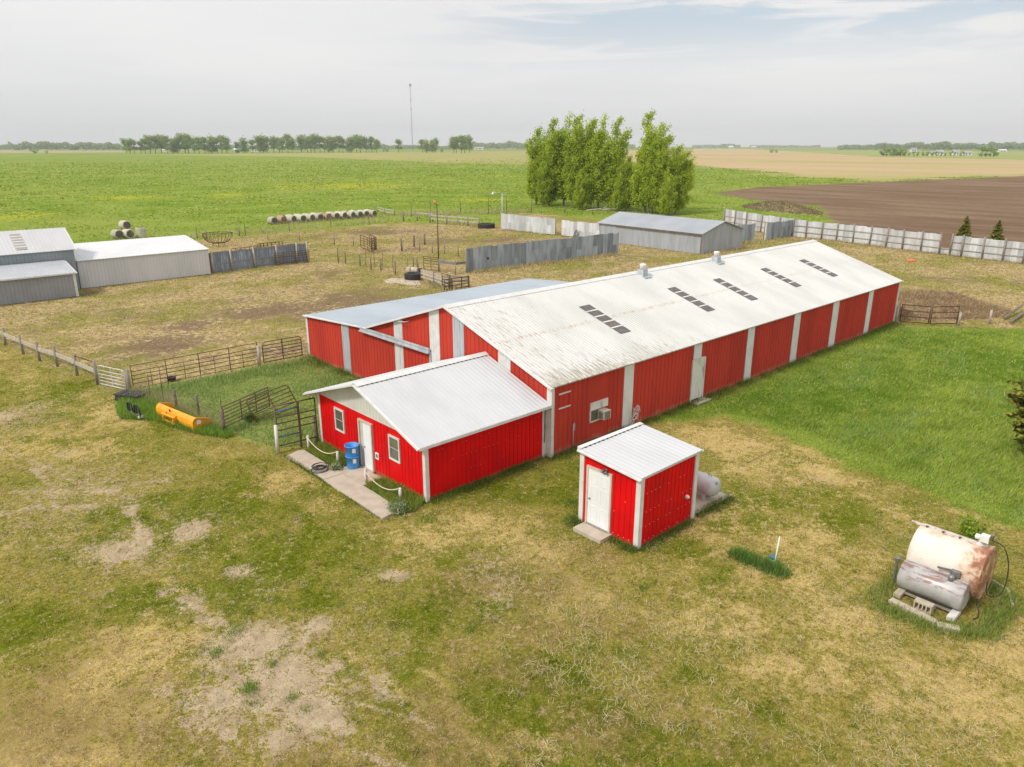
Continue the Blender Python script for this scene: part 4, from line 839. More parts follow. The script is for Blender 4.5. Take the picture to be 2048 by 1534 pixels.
# pens in the middle of the yard
fence('crooked wire fence of mixed posts left of the tyre tank', 'fence', [(21.61, 55.14, 1.75), (22.08, 54.3, 1.4), (22.37, 51.69, 1.3), (21.79, 48.52, 1.35), (21.99, 46.91, 1.3), (21.98, 44.18, 1.4), (21.9, 41.4, 1.1)], DARKWOOD, .065, wires=(.3, .6, .9, 1.15))
t = fence('thin steel post fence close behind the crooked wooden one', 'fence', [(23.0, 51.5, 1.9), (22.9, 49.5, 1.9), (22.8, 47.8, 1.9), (22.7, 45.6, 1.8), (23.2, 43.6, 1.6)], BROWNPIPE, .028, wires=(.5, 1.0, 1.5))
fence('low wire fence of thin posts in the far part of the yard', 'fence', [(25.73, 81.9, 1.2), (28.26, 77.22, 1.3), (29.67, 70.05, 1.4), (31.02, 67.4, 1.3)], WOOD, .07, wires=(.4, .8, 1.1))
fence('grey wire fence of short posts right of the brown lamp pole', 'fence', [(34.1, 56.6, 1.9), (34.6, 54.55, 1.7), (35.07, 52.68, 1.7), (35.04, 49.94, 1.7), (35.6, 46.5, 1.5)], WOOD, .06, wires=(.4, .8, 1.2))
fence('wire fence with one thick dark post beyond the rusty corral panels', 'fence', [(31.2, 62.4, 1.5), (32.82, 58.64, 1.62), (36.4, 61.0, 1.5), (38.9, 62.0, 1.4)], DARKWOOD, .12, wires=(.3, .6, .9, 1.2))
for i, (a, b_, lab) in enumerate((((30.2, 64.2), (28.9, 59.5), 'long rusty corral panel in the middle of the yard'), ((30.3, 60.8), (28.8, 59.4), 'short rusty corral panel at the near end of the long one'), ((31.3, 63.8), (30.5, 60.9), 'rusty corral panel behind the long corral panel'))):
    d = Vector((b_[0]-a[0], b_[1]-a[1], 0)); gate(lab, (a[0], a[1], .2), tuple(d), (0, 0, 1.55), (.2, .4, .6, .8), RUST, .035, (.33, .66), cat='panel', name='corral_panel')
gate('small pipe gate against the brown lamp pole', (25.83, 44.41, .15), (.4, -2.1, 0), (0, 0, 1.35), (.22, .45, .7, .85), BROWNPIPE, .028, (.5,))
t = fence('grey plank rail between the brown lamp pole and the near tin windbreak', 'fence', [(26.29, 42.24, 1.4), (26.6, 39.91, 1.15), (28.1, 39.9, 1.3)], WOOD, .07, [(1.12, .28)], mat('grey_plank', (.23, .22, .225), .85, col2=(.17, .16, .16), scale=3), .05)
t = fence('faded plank fence running from the white tank towards the lean-to roof', 'fence', [(21.95, 39.6, 1.1), (21.5, 36.8, 1.2), (20.8, 33.6, 1.3)], DARKWOOD, .10, [(.35, .22), (.68, .22), (1.0, .22)], PALEWOOD, .05)
fence('short faded plank fence across the end of the pipe pen', 'fence', [(22.0, 35.4, 1.1), (23.0, 33.35, 1.0)], DARKWOOD, .08, [(.55, .22), (.9, .22)], WOOD, .05)
gate('rusty red pipe gate along the back of the lean-to roof', (20.1, 33.35, .1), (2.85, -.05, 0), (0, 0, .95), (.33, .66), RUST, .04, (.3, .7))
gate('dark pipe panel at the near corner of the faded plank fence', (21.0, 34.9, .1), (-.25, -1.6, 0), (0, 0, 1.25), (.2, .4, .6, .8), BROWNPIPE, .028, ())
for x, y, h, lab in ((21.81, 39.9, 1.6, 'tall dark post at the right end of the white tank'), (25.0, 45.2, 1.3, 'dark wooden post left of the small pipe gate'), (25.35, 44.9, 1.3, 'dark steel post beside the small pipe gate')):
    t = thing('post', lab, 'post', (x, y, 0)); posts_of(t, [(x, y, h)], DARKWOOD, .07)
# tyre waterers and the white tank
def tyre(label, x, y, R, h, r2):
    t = thing('tyre_tank', label, 'water tank', (x, y, 0)); q = MB()
    n = 48; prof = [(0, R*.96), (h*.1, R), (h*.9, R), (h, R*.94), (h, r2), (h*.55, r2*1.02), (h*.5, .01)]
    q.lathe((x, y, 0), (0, 0, 1), prof, n); q.build('tyre', TIRE, t)
    q = MB()
    for k in range(26):
        a = 2*pi*k/26; d = Vector((cos(a), sin(a), 0)); s = Vector((-sin(a), cos(a), 0)); c = Vector((x, y, 0))
        q.beam(c+d*(R+.01)+s*.10+Vector((0, 0, .04)), c+d*(R+.01)-s*.10+Vector((0, 0, h*.95)), .09, .07, tuple(d))
    q.build('tread', TIRE, t); return t
tyre('big tractor tyre water tank with a deep tread in front of the white tank', 21.75, 40.55, .88, .62, .62)
tyre('wide low tyre water tank beside the bright tin windbreak', 58.9, 72.3, 1.35, .72, 1.0)
t = thing('nurse_tank', 'dirty white block shaped tank behind the tractor tyre', 'tank', (22.7, 41.6, 0))
q = MB(); q.lathe((22.4, 42.5, .62), (.25, -1, 0), [(0, .1), (.02, .32), (.1, .36), (1.4, .36), (1.48, .32), (1.5, .1)], 14); q.build('shell', CONC, t)
q = MB(); q.box(22.45, 22.95, 40.75, 40.95, .2, .95); q.build('rusty_end', RUST, t); q = MB(); q.box(22.0, 22.9, 41.2, 42.4, 0, .25); q.build('skid', WOOD, t)
pc = MB(); a = [G(*p) for p in ((766, 562), (782, 556), (800, 557), (818, 552), (838, 562), (842, 571), (815, 570), (795, 566), (775, 567))]; pc.prism([(x, y, -.02) for x, y, _ in a], (0, 0, .03))
tag(pc.build('concrete_apron', mat('pale_dusty_concrete', (.55, .47, .37), .95, col2=(.44, .37, .29), scale=1.5)), 'pale dusty concrete apron around the tractor tyre tank', 'pavement', kind='structure')
# lamp poles
t = thing('yard_lamp', 'brown pole with an orange rusty lamp head in the middle of the yard', 'lamp', (26.55, 42.68, 0))
MB().tube([(26.55, 42.68, 0), (26.53, 42.66, 7.0)], .075, 8, .055).build('pole', BROWNPIPE, t)
q = MB(); q.lathe((26.35, 42.76, 7.05), (0, 0, 1), [(-.05, .10), (0, .17), (.22, .19), (.34, .12), (.36, .03)], 14); q.build('lamp_head', LAMPORANGE, t); MB().tube([(26.53, 42.66, 6.9), (26.4, 42.7, 7.1)], .04).build('bracket', RUST, t)
t = thing('yard_lamp', 'thin silver lamp pole with a side arm at the end of the bright windbreak', 'lamp', (60.6, 70.3, 0))
MB().tube([(60.6, 70.3, 0), (60.6, 70.3, 5.6)], .09, 8, .07).build('pole', GALV, t); MB().tube([(60.6, 70.3, 5.5), (60.0, 70.8, 5.65), (59.5, 71.2, 5.6)], .04).build('arm', GALV, t)
MB().lathe((59.45, 71.25, 5.6), (0, 0, -1), [(-.1, .06), (0, .12), (.12, .22), (.3, .16), (.34, .05)], 12).build('lamp_head', PLASTICW, t)
# far wire fences and grey board fences
fence('wire fence of dark steel posts along the green edge of the pasture', 'fence', [(10.5, 91.5, 1.7), (18.48, 89.4, 1.7), (25.69, 89.38, 1.7), (33.05, 89.84, 1.7), (40.82, 90.61, 1.7), (48.48, 91.14, 1.7), (55.5, 91.0, 1.7)], DARKWOOD, .055, wires=(.3, .6, .9, 1.2, 1.5))
for x, y, lab in ((19.24, 87.9, 'left short grey post beside the cradle hay feeder'), (24.56, 89.05, 'right short grey post beyond the cradle hay feeder')):
    t = thing('post', lab, 'post', (x, y, 0)); posts_of(t, [(x, y, 1.4)], WOOD, .11)
fence('pale board fence at the right end of the bale row', 'fence', [(62.8, 110.5, 1.3), (60.6, 104.6, 1.3), (60.5, 101.2, 1.3)], WOOD, .12, [(.95, .2), (.5, .2)], PALEWOOD, .06)
fence('pale board gateway between the two far board fences', 'fence', [(55.7, 91.2, 1.6), (57.9, 90.1, 1.5), (58.6, 86.4, 1.6)], WOOD, .12, [(1.35, .2)], PALEWOOD, .06, (.3, .6, .9))
fence('grey two board fence on stout posts in front of the pasture', 'fence', [(57.39, 85.57, 1.7), (57.9, 81.48, 1.9), (58.6, 79.3, 1.5), (58.7, 76.8, 1.6), (59.3, 74.6, 1.5)], WOOD, .14, [(1.3, .22), (.7, .22)], PALEWOOD, .06)
fence('tall thin post fence standing in the long grass before the poplars', 'fence', [(61.5, 97.0, 2.6), (68.65, 100.5, 2.8), (72.7, 96.0, 3.0), (76.5, 92.0, 3.6), (79.5, 90.0, 3.8), (84.0, 87.5, 2.6), (88.0, 82.0, 2.5), (90.5, 77.0, 2.5), (92.0, 72.0, 2.5), (93.5, 66.0, 2.4)], DARKWOOD, .06, wires=(.4, .8, 1.2))
# right-hand gate by the barn end
gate('left half of the rusty pipe gate beside the far end of the barn', (37.45, -.35, .15), (.75, -1.75, 0), (0, 0, 1.28), (.33, .66), RUST, .035, ())
gate('right half of the rusty pipe gate in front of the old straw heap', (38.25, -2.2, .15), (1.6, -1.3, 0), (0, 0, 1.28), (.33, .66), RUST, .035, ())
fence('short wire fence on wooden posts right of the rusty pipe gate', 'fence', [(37.3, -.15, 1.35), (39.9, -3.6, 1.0), (42.22, -5.03, 1.05), (46.5, -8.2, 1.1)], PALEWOOD, .09, wires=(.5, .85))
for i, (p, q_, lab) in enumerate(((( 2007, 640), (2042, 622), 'dark scrap plank tilted on the straw at the right edge'), ((2020, 648), (2048, 630), 'second scrap plank lying below the tilted one at the right edge'))):
    a, b_ = Vector(G(*p)), Vector(G(*q_)); s_ = MB().beam(a+Vector((0, 0, .15)), b_+Vector((0, 0, .5 if i == 0 else .2)), .18, .06).build('scrap_plank', DARKWOOD, None, org=tuple(a)); tag(s_, lab, 'plank')
# ------------------------------------------------------------------ things on the lawn
wk = MB()
wk.prism([(-8.42, 7.75, -.03), (-8.36, 5.0, -.03), (-8.34, 4.55, -.03), (-7.50, 4.55, -.03), (-7.50, 7.88, -.03), (-7.75, 7.95, -.03)][::-1], (0, 0, .09))
wk.prism([(-8.38, 4.53, -.03), (-8.42, 2.4, -.03), (-7.5, 2.4, -.03), (-7.5, 4.53, -.03)][::-1], (0, 0, .085)); wk.prism([(-8.42, 2.38, -.03), (-8.46, .2, -.03), (-7.56, .35, -.03), (-7.5, 2.38, -.03)][::-1], (0, 0, .095))
wk.prism([(-7.48, 3.02, -.03), (-6.58, 3.05, -.03), (-6.58, 5.06, -.03), (-7.48, 5.08, -.03)], (0, 0, .08))
tag(wk.build('concrete_walk', CONC), 'concrete walk of three slabs in front of the red annex', 'pavement', kind='structure')
for (x, y, h), lab in (((-7.31, 7.75, .74), 'white rope post at the far left end of the walk'), ((-7.15, 5.51, .65), 'white rope post left of the blue tubs'), ((-7.3, 3.09, .72), 'white rope post at the right of the annex door'), ((-7.1, 1.01, .56), 'white rope post in the weeds at the near annex corner')):
    t = thing('rope_post', lab, 'post', (x, y, 0), 'white rope posts along the walk'); MB().lathe((x, y, -.05), (0, 0, 1), [(0, .065), (h, .06), (h+.02, .04)], 12).build('post', WHITE, t)
for (a, b_), lab in ((((-7.31, 7.75, .70), (-7.15, 5.51, .61)), 'cream rope hanging between the two left rope posts'), (((-7.3, 3.09, .68), (-7.1, 1.01, .52)), 'cream rope hanging between the two right rope posts')):
    A, B = Vector(a), Vector(b_); pts = [A.lerp(B, t)+Vector((-.07, 0, -.34*4*t*(1-t))) for t in [i/12 for i in range(13)]]
    tag(MB().tube(pts, .022, 7).build('rope', ROPE, None, org=a), lab, 'rope')
for z, lab in ((.06, 'lower blue plastic tub, standing on the walk by the annex door'), (.52, 'upper blue plastic tub, set into the lower one by the annex door')):
    x, y = -6.86, 4.80; t = thing('plastic_tub', lab, 'tub', (x, y, z), 'stacked blue tubs')
    MB().lathe((x, y, z), (0, 0, 1), [(0, .25), (.03, .26), (.5, .285), (.5, .30), (.54, .30), (.54, .275), (.12, .25), (.10, .01)], 26).build('body', BLUE, t)
    q = MB()
    a0 = math.atan2(CAM[1]-y, CAM[0]-x)+.25; pts = [(x+.288*cos(a0+s), y+.288*sin(a0+s), zz) for s, zz in ((-.24, z+.27), (.24, z+.27), (.24, z+.45), (-.24, z+.45))]
    q.prism([tuple(p) for p in pts], (.012*cos(a0), .012*sin(a0), 0)); q.build('sticker', PLASTICW, t)
hc = thing('hose_coil', 'tangled coil of dark hose lying on the concrete walk', 'hose', (-8.0, 5.45, .06))
for k in range(7):
    r_ = random.uniform(.20, .36); cx, cy = -8.0+random.uniform(-.07, .07), 5.5+random.uniform(-.08, .08); tl = random.uniform(-.10, .10)
    MB().tube([(cx+r_*cos(t)*1.05, cy+r_*sin(t), .085+.022*k+tl*.25*cos(t)*cos(t)) for t in [2*pi*i/26 for i in range(27)]], .016, 5).build('loop', METAL if k == 3 else BLACK, hc)
# orange-yellow snow pusher
sp = thing('snow_pusher', 'orange yellow steel snow pusher lying in the tall grass by the pen', 'snow pusher', (-10.5, 15.1, 0))
a, b_ = Vector((-10.80, 16.75, 0)), Vector((-10.25, 13.36, 0)); d = (b_-a).normalized(); nn = Vector((-d.y, d.x, 0)); nn = nn if nn.x > 0 else -nn; Z = Vector((0, 0, 1)); Lb = (b_-a).length
q = MB(); prof = [(0.10, .02), (.02, .15), (0, .35), (.03, .52), (.10, .62), (.20, .66), (.24, .66), (.21, .60), (.13, .56), (.06, .46), (.04, .30), (.06, .15), (.14, .02)]
q.prism([a+nn*x+Z*z for x, z in prof], d*Lb); q.build('blade', YELLOW, sp)
for s, lab in ((0, 0), (Lb, 1)):
    q = MB(); c = a+d*s; q.prism([c+nn*x+Z*z for x, z in ((0, .03), (.95, .02), (1.0, .12), (.92, .40), (.80, .45), (.22, .66), (.10, .62), (.02, .5))], d*(.05 if s == 0 else -.05)); pl = q.build('side_plate', YELLOW, sp)
    q = MB(); q.beam(c+nn*.2+Z*.67, c+nn*.82+Z*.47, .08, .05); q.build('lip', YELLOW, sp)
    if s: MB().prism([c+nn*x+Z*z+d*.003 for x, z in ((.20, .34), (.42, .34), (.42, .53), (.24, .56))], d*.006).build('sticker', PLASTICW, sp)
for s in (1.02, 1.95): q = MB(); q.prism([a+d*s+nn*x+Z*z for x, z in ((.02, .12), (-.22, .10), (-.22, .30), (-.06, .50), (.02, .52))], d*.05); q.build('bracket', YELLOW, sp)
q = MB(); q.beam(a+d*.95-nn*.17+Z*.47, a+d*2.1-nn*.17+Z*.47, .10, .05); q.beam(a+d*1.0-nn*.16+Z*.16, a+d*2.05-nn*.16+Z*.16, .10, .05); q.build('mount_bar', YELLOW, sp)
q = MB(); q.beam(a+d*1.45-nn*.0+Z*.60, a+d*1.45-nn*.02+Z*.72, .07, .05); q.build('hook', RUST, sp)
# black fork frame
ff = thing('fork_frame', 'black steel loader fork frame half buried in the tall grass', 'loader fork', (-11.5, 17.3, 0))
c = Vector((-11.75, 17.85, 0)); e = Vector((.22, -1.0, 0)).normalized()
MB().beam(c+Z*.2, c+e*1.1+Z*.2, .10, .12).build('bottom_bar', WOOD if False else METAL, ff)
for s in (.0, .62):
    q = MB(); pts = [(0, .2), (0, .66), (.06, .74), (.30, .74), (.38, .62), (.46, .24)]
    q.tube([c+e*(s+x)+Z*z for x, z in pts], .04, 6); q.prism([c+e*(s+x)+Z*z for x, z in ((.02, .24), (.02, .66), (.14, .70), (.14, .24))], (.05, .01, 0)); q.build('fork_upright', BLACK, ff)
MB().beam(c+e*1.05+Z*.16+Vector((-.1, 0, 0)), c+e*1.05+Z*.16+Vector((.15, 0, 0)), .1, .1).build('end_cap', OLDWHITE, ff)
# black rubber tubs
tb = thing('feed_trough', 'flat black rubber trough turned upside down at the silver gate', 'trough', (-10.9, 20.6, 0))
M_ = Matrix.Rotation(radians(-58), 4, 'Z'); q = MB()
def tr(p): return tuple(Vector((-10.85, 20.45, 0))+M_ @ Vector(p))
q.add([tr(p) for p in ((-.72, -.42, .02), (.72, -.42, .02), (.72, .42, .02), (-.72, .42, .02), (-.68, -.38, .30), (.68, -.38, .30), (.68, .38, .30), (-.68, .38, .30))], [(0, 1, 5, 4), (1, 2, 6, 5), (2, 3, 7, 6), (3, 0, 4, 7)])
q.prism([tr(p) for p in ((-.76, -.45, .30), (.76, -.45, .30), (.76, .45, .30), (-.76, .45, .30))], (0, 0, .05)); q.build('shell', BLACK, tb)
q = MB()
for k in (-.4, 0, .4): q.prism([tr((k-.03, -.40, .351)), tr((k+.03, -.40, .351)), tr((k+.03, .40, .351)), tr((k-.03, .40, .351))], (0, 0, .015))
q.build('rib', BLACK, tb)
t = thing('rubber_pan', 'small black rubber feed pan lying by the long pipe fence', 'pan', (-8.15, 22.3, 0)); MB().lathe((-8.15, 22.35, 0), (0, 0, 1), [(0, .20), (.2, .25), (.22, .26), (.22, .22), (.05, .18), (.04, .01)], 18).build('shell', BLACK, t)
# fuel tanks
bt = thing('fuel_tank', 'big white fuel tank streaked with orange rust, behind the silver one', 'tank', (1.6, -15.05, 0))
xc, zc, R_t = 1.62, 1.03, .80
q = MB(); q.lathe((xc, -14.08, zc), (0, -1, 0), [(0, .70), (.03, .785), (.06, R_t), (1.90, R_t), (1.93, .82), (1.955, .82), (1.96, .775), (1.99, .70)], 56); q.build('shell', BIGTANK, bt)
q = MB(); q.beam((xc+.02, -13.85, zc+R_t+.02), (xc+.02, -15.9, zc+R_t+.02), .035, .03); q.beam((xc-.05, -14.0, zc+R_t+.01), (xc-.05, -15.85, zc+R_t+.01), .02, .02); q.build('top_pipe', OLDWHITE, bt)
q = MB()
for y in (-14.3, -14.75, -15.2): q.lathe((xc-.02, y, zc+R_t-.01), (0, 0, 1), [(0, .05), (.04, .05), (.05, .03)], 9)
q.build('bung', RUST, bt)
q = MB(); q.lathe((xc, -15.72, zc+R_t-.03), (0, 0, 1), [(0, .11), (.06, .11), (.08, .06), (.2, .06)], 12); q.build('pump_base', OLDWHITE, bt)
q = MB(); q.box(xc-.10, xc+.10, -15.92, -15.70, zc+R_t+.14, zc+R_t+.34); q.lathe((xc-.03, -15.70, zc+R_t+.24), (0, 1, 0), [(0, .08), (.12, .08), (.14, .05)], 12); pu = q.build('pump', PLASTICW, bt)
q = MB(); q.box(xc-.10, xc+.10, -15.94, -15.92, zc+R_t+.2, zc+R_t+.36); q.tube([(xc+.15, -15.95, zc+R_t+.2), (xc+.18, -16.0, zc+R_t+.42), (xc-.12, -16.0, zc+R_t+.42)], .02, 6); q.build('nozzle_boot', METAL, pu)
MB().tube(spline([(xc+.1, -15.95, zc+R_t+.2), (xc+.3, -16.25, zc+R_t), (xc+.46, -16.42, zc+.2), (xc+.42, -16.45, zc-.45), (xc+.2, -16.35, zc-.72), (xc-.05, -16.15, zc-.62), (xc-.1, -16.1, zc-.2)]), .016, 7).build('hose', BLACK, bt)
for y in (-14.45, -15.65):
    q = MB(); q.prism([(xc-.66, y, .0), (xc+.66, y, 0), (xc+.66, y, .34), (xc+.40, y, .30), (xc, y, .225), (xc-.4, y, .30), (xc-.66, y, .34)], (0, -.1, 0)); q.build('saddle', WOOD, bt)
stt = thing('fuel_tank', 'small silver fuel tank with maroon rust along its top, on blocks', 'tank', (.72, -14.95, 0))
x2, z2, R2 = .70, .56, .43
q = MB(); q.lathe((x2, -14.10, z2), (0, -1, 0), [(0, .36), (.02, .415), (.03, R2), (1.72, R2), (1.735, .415), (1.745, .40), (1.76, .36)], 44); q.build('shell', SMALLTANK, stt)
q = MB(); q.beam((x2-.05, -14.2, .105), (x2-.05, -15.82, .105), .12, .09); q.beam((x2-.28, -14.3, .10), (x2-.28, -15.75, .10), .05, .06); q.build('skid', WOOD, stt)
q = MB(); q.lathe((x2+.18, -15.62, z2+.36), (0, 0, 1), [(0, .05), (.22, .05)], 10); q.lathe((x2+.22, -15.7, z2+.30), (.2, 0, 1), [(0, .12), (.2, .12), (.24, .05)], 14); q.build('filter', PLASTICW, stt)
q = MB(); q.box(x2-.02, x2+.14, -15.58, -15.34, z2+.48, z2+.64); q.beam((x2+.06, -15.4, z2+.62), (x2-.02, -15.0, z2+.60), .05, .05); q.lathe((x2-.1, -15.42, z2+.38), (0, 0, 1), [(0, .09), (.16, .09), (.18, .05)], 10); q.build('hand_pump', METAL, stt)
MB().tube(spline([(x2+.12, -15.6, z2+.56), (x2+.4, -15.85, z2+.58), (x2+.5, -16.0, z2+.3), (x2+.42, -16.05, z2-.3), (x2+.30, -16.15, .12), (x2+.1, -16.2, .03), (x2-.1, -16.15, .03)]), .015, 7).build('hose', BLACK, stt)
t = thing('vent_pipe', 'short grey capped pipe at the left end of the silver fuel tank', 'pipe', (.95, -13.85, 0)); MB().lathe((.95, -13.85, 0), (0, 0, 1), [(0, .045), (.75, .045), (.75, .085), (.84, .085), (.845, .04)], 12, False).build('pipe', METAL, t)
q = MB()                                                      # concrete block with three holes, on its side
bc = Vector((.02, -15.02, .10)); 
for y0, y1 in ((-.24, -.20), (-.115, -.085), (-.015, .015), (.085, .115), (.20, .24)): q.box(bc.x-.13, bc.x+.10, bc.y+y0, bc.y+y1, .05, .25)
q.box(bc.x-.131, bc.x+.101, bc.y-.242, bc.y+.242, .25, .30); q.box(bc.x-.131, bc.x+.101, bc.y-.242, bc.y+.242, 0, .05); q.box(bc.x+.05, bc.x+.099, bc.y-.20, bc.y+.20, .05, .25)
cb = q.build('concrete_block', CONCB, None, org=(.02, -15.02, 0)); tag(cb, 'tan hollow concrete block in the middle under the silver tank', 'block')
for (x, y, lab) in ((.42, -14.25, 'pale concrete block under the left end of the silver tank'), (.34, -15.72, 'white wooden block under the right end of the silver tank')):
    q = MB(); q.box(x-.30, x+.28, y-.10, y+.10, 0, .135); tag(q.build('support_block', OLDWHITE if y < -15 else CONCB, None, org=(x, y, 0)), lab, 'block')
q = MB()
for p in (((-.22, -14.2), (-.42, -15.5)), ((-.50, -15.55), (-.25, -16.05))): q.beam((*p[0], .05), (*p[1], .05), .22, .12)
tag(q.build('curb', CONCB, None, org=(-.3, -15, 0)), 'broken tan concrete curb in front of the silver fuel tank', 'curb')
q = MB(); q.beam((3.2, -15.9, .03), (2.95, -16.4, .03), .07, .07); q.beam((2.95, -16.4, .03), (2.1, -16.75, .03), .06, .06); tag(q.build('timber_edge', PALEWOOD, None, org=(3, -16.3, 0)), 'weathered timber edging behind the big rusty tank', 'timber')
# propane tank on its pad
pd = MB().prism([(.05, -7.25, -.04), (2.32, -7.36, -.04), (2.3, -4.4, -.04), (.05, -4.4, -.04)], (0, 0, .12)); tag(pd.build('concrete_pad', CONC, None, org=(1.1, -5.8, 0)), 'concrete pad under the silver propane tank', 'pad')
pt_ = thing('propane_tank', 'silver propane tank with domed ends lying behind the small red shed', 'tank', (1.15, -5.9, .08))
q = MB(); q.lathe((1.48, -7.30, .62), (0, 1, 0), [(0, .02), (.015, .13), (.06, .24), (.14, .335), (.24, .375), (.34, .385), (2.0, .385), (2.1, .375), (2.2, .335), (2.28, .24), (2.33, .13), (2.345, .02)], 36); q.build('shell', PROPANE, pt_)
for y in (-6.8, -5.5):
    for x in (1.28, 1.68): MB().box(x-.05, x+.05, y-.06, y+.06, .08, .34).build('foot', PROPANE, pt_)
q = MB(); q.lathe((1.48, -6.1, 1.0), (0, 0, 1), [(0, .15), (.12, .15), (.16, .10), (.17, .02)], 16); q.build('valve_dome', PROPANE, pt_)
q = MB(); q.tube([(1.48, -6.95, .98), (1.48, -6.95, 1.07), (1.48, -6.83, 1.07), (1.48, -6.83, 1.0)], .018, 6); q.build('lifting_lug', METAL, pt_)
MB().lathe((1.40, -7.22, .84), (-.3, -.75, .55), [(0, .06), (.03, .06)], 12).build('gauge', METAL, pt_)
# marker pole and well cap
t = thing('marker_pole', 'thin white marker pole standing at the end of the dark grass strip', 'pole', (-1.05, -10.95, 0)); MB().tube([(-1.05, -10.95, -.05), (-.97, -10.98, 1.10)], .022, 7).build('pole', PLASTICW, t)
t = thing('well_pipe', 'low blue capped well pipe hidden in the dark grass strip', 'pipe', (-.85, -10.8, 0)); MB().lathe((-.85, -10.78, 0), (0, 0, 1), [(0, .09), (.2, .09)], 12).build('pipe', PLASTICW, t); MB().lathe((-.85, -10.78, .2), (0, 0, 1), [(0, .12), (.07, .12), (.075, .10)], 14, False).build('cap', mat('teal_cap', (.05, .16, .22), .5), t)
MB_ = MB(); c = Vector(G(1823, 522)); MB_.lathe(c, (0, 0, 1), [(0, .55), (.1, .5), (.18, .34), (.22, .05)], 11); tag(MB_.build('orange_tarp', ORANGE, None, org=tuple(c)), 'crumpled orange tarp lying on the straw yard', 'tarp')
a, b_ = Vector(G(1494, 927)), Vector(G(1545, 903)); tag(MB().tube([a+Z*.02, a.lerp(b_, .5)+Z*.05, b_+Z*.04], .012, 5).build('stick', BROWNPIPE, None, org=tuple(a)), 'thin dark stick lying on the lawn beyond the propane tank', 'stick')

# ------------------------------------------------------------------ hay bales and feeder
def bale_mesh(m, me_, L=1.35, R=.66, seed=0):
    rs = random.Random(seed); q = MB(); n = 26; prof = [(0, R*.90), (.04, R*.97), (.12, R), (L-.12, R), (L-.04, R*.97), (L, R*.90)]
    q.lathe((0, -L/2, R*.96), (0, 1, 0), prof, n, True)
    for i in range(len(q.v)): x, y, z = q.v[i]; k = 1+rs.uniform(-.035, .035); q.v[i] = (x*k*1.03, y, max(0, (z-R)*k+R*.97))
    e = MB(); e.lathe((0, -L/2-.015, R*.96), (0, 1, 0), [(0, R*.3), (.0, R*.6), (.02, R*.88)], n, False)
    return q, e
def place(src, loc, rz, label, group, cat, tilt=(0, 0)):
    c_ = src.copy(); link(c_); c_.location = loc; c_.rotation_euler = (tilt[0], tilt[1], rz); c_['label'] = label; c_['group'] = group; c_['category'] = cat
    for ch in src.children: k = ch.copy(); link(k); k.parent = c_
    return c_
srcs = {}
for key, m in (('grey', HAY), ('tan', HAYBROWN)):
    o_ = thing('hay_bale', 'source', 'hay bale', (0, 0, 0)); q, e = bale_mesh(m, None, seed=len(key)); q.build('body', m, o_); e.build('bale_end', HAYEND if key == 'grey' else mat('tan_bale_end', (.26, .18, .12), .95, col2=(.15, .11, .08), scale=4), o_); srcs[key] = o_
used = set()
def bale(key, loc, rz, label, group, tilt=(0, 0)):
    if key not in used:
        used.add(key); o_ = srcs[key]; o_.location = loc; o_.rotation_euler = (tilt[0], tilt[1], rz); o_['label'] = label; o_['group'] = group; return o_
    return place(srcs[key], loc, rz, label, group, 'hay bale', tilt)
fx = [35.9, 37.6, 39.5, 41.3, 43.0, 44.8, 46.3, 48.0, 49.6, 51.2, 52.8, 54.3, 55.8]
for i, x in enumerate(fx):
    key = 'tan' if i in (1, 6) else 'grey'; lab = '%s round bale with dark end, %s from the left in the front row' % ('tan' if key == 'tan' else 'grey', ORD[i])
    bale(key, (x, 101.6+.12*(i % 3), 0), radians(8+random.uniform(-7, 7)), lab, 'round bales in the long row by the pasture')
for i in range(12):
    key = 'tan' if i in (0, 5) else 'grey'
    bale(key, (38.5+1.6*i, 103.6+random.uniform(-.15, .15), 0), radians(8+random.uniform(-7, 7)), '%s round bale, %s from the left in the back row' % ('tan' if key == 'tan' else 'grey', ORD[i]), 'round bales in the long row by the pasture')
gr = 'bales stacked behind the long pale shed'
bale('grey', (10.15, 97.6, 0), radians(12), 'pale round bale at the left foot of the small stack behind the white roof', gr)
bale('grey', (11.5, 97.2, 0), radians(12), 'pale round bale in the middle foot of the small stack behind the white roof', gr)
bale('grey', (11.6, 98.4, 1.15), radians(10), 'round bale lying on top of the small stack behind the white roof', gr)
ub = bale('grey', (13.2, 97.9, .66), 0, 'round bale standing upright on its end at the right of the small stack', gr, (radians(-90), 0)); ub.location = (13.3, 96.6, .7)
hf = thing('hay_feeder', 'rusty cradle hay feeder of curved bars in the back of the yard', 'hay feeder', (17.6, 79.5, 0))
c = Vector((17.6, 79.4, 0)); d = Vector((.93, -.36, 0)); n_ = Vector((.36, .93, 0))
rim = lambda t, a, b_, z: c+d*a*cos(t)+n_*b_*sin(t)+Z*z
MB().tube([rim(2*pi*k/28, 1.9, 1.15, 1.72) for k in range(29)], .045, 6).build('top_rail', RUST, hf)
MB().tube([rim(2*pi*k/20, .8, .4, .42) for k in range(21)], .05, 6).build('keel_rail', RUST, hf)
for k in range(22):
    t = 2*pi*k/22+.1; MB().tube([rim(t, 1.9, 1.15, 1.72), rim(t, 1.86, 1.10, 1.3), rim(t, 1.6, .92, .85), rim(t, 1.2, .66, .55), rim(t, .8, .4, .42)], .026, 5).build('rib', RUST, hf)
for t in (.5, 1.6, 2.6, 3.7, 4.7, 5.8): MB().beam(rim(t, .9, .5, 0), rim(t, .8, .42, .45), .06, .06).build('leg', RUST, hf)
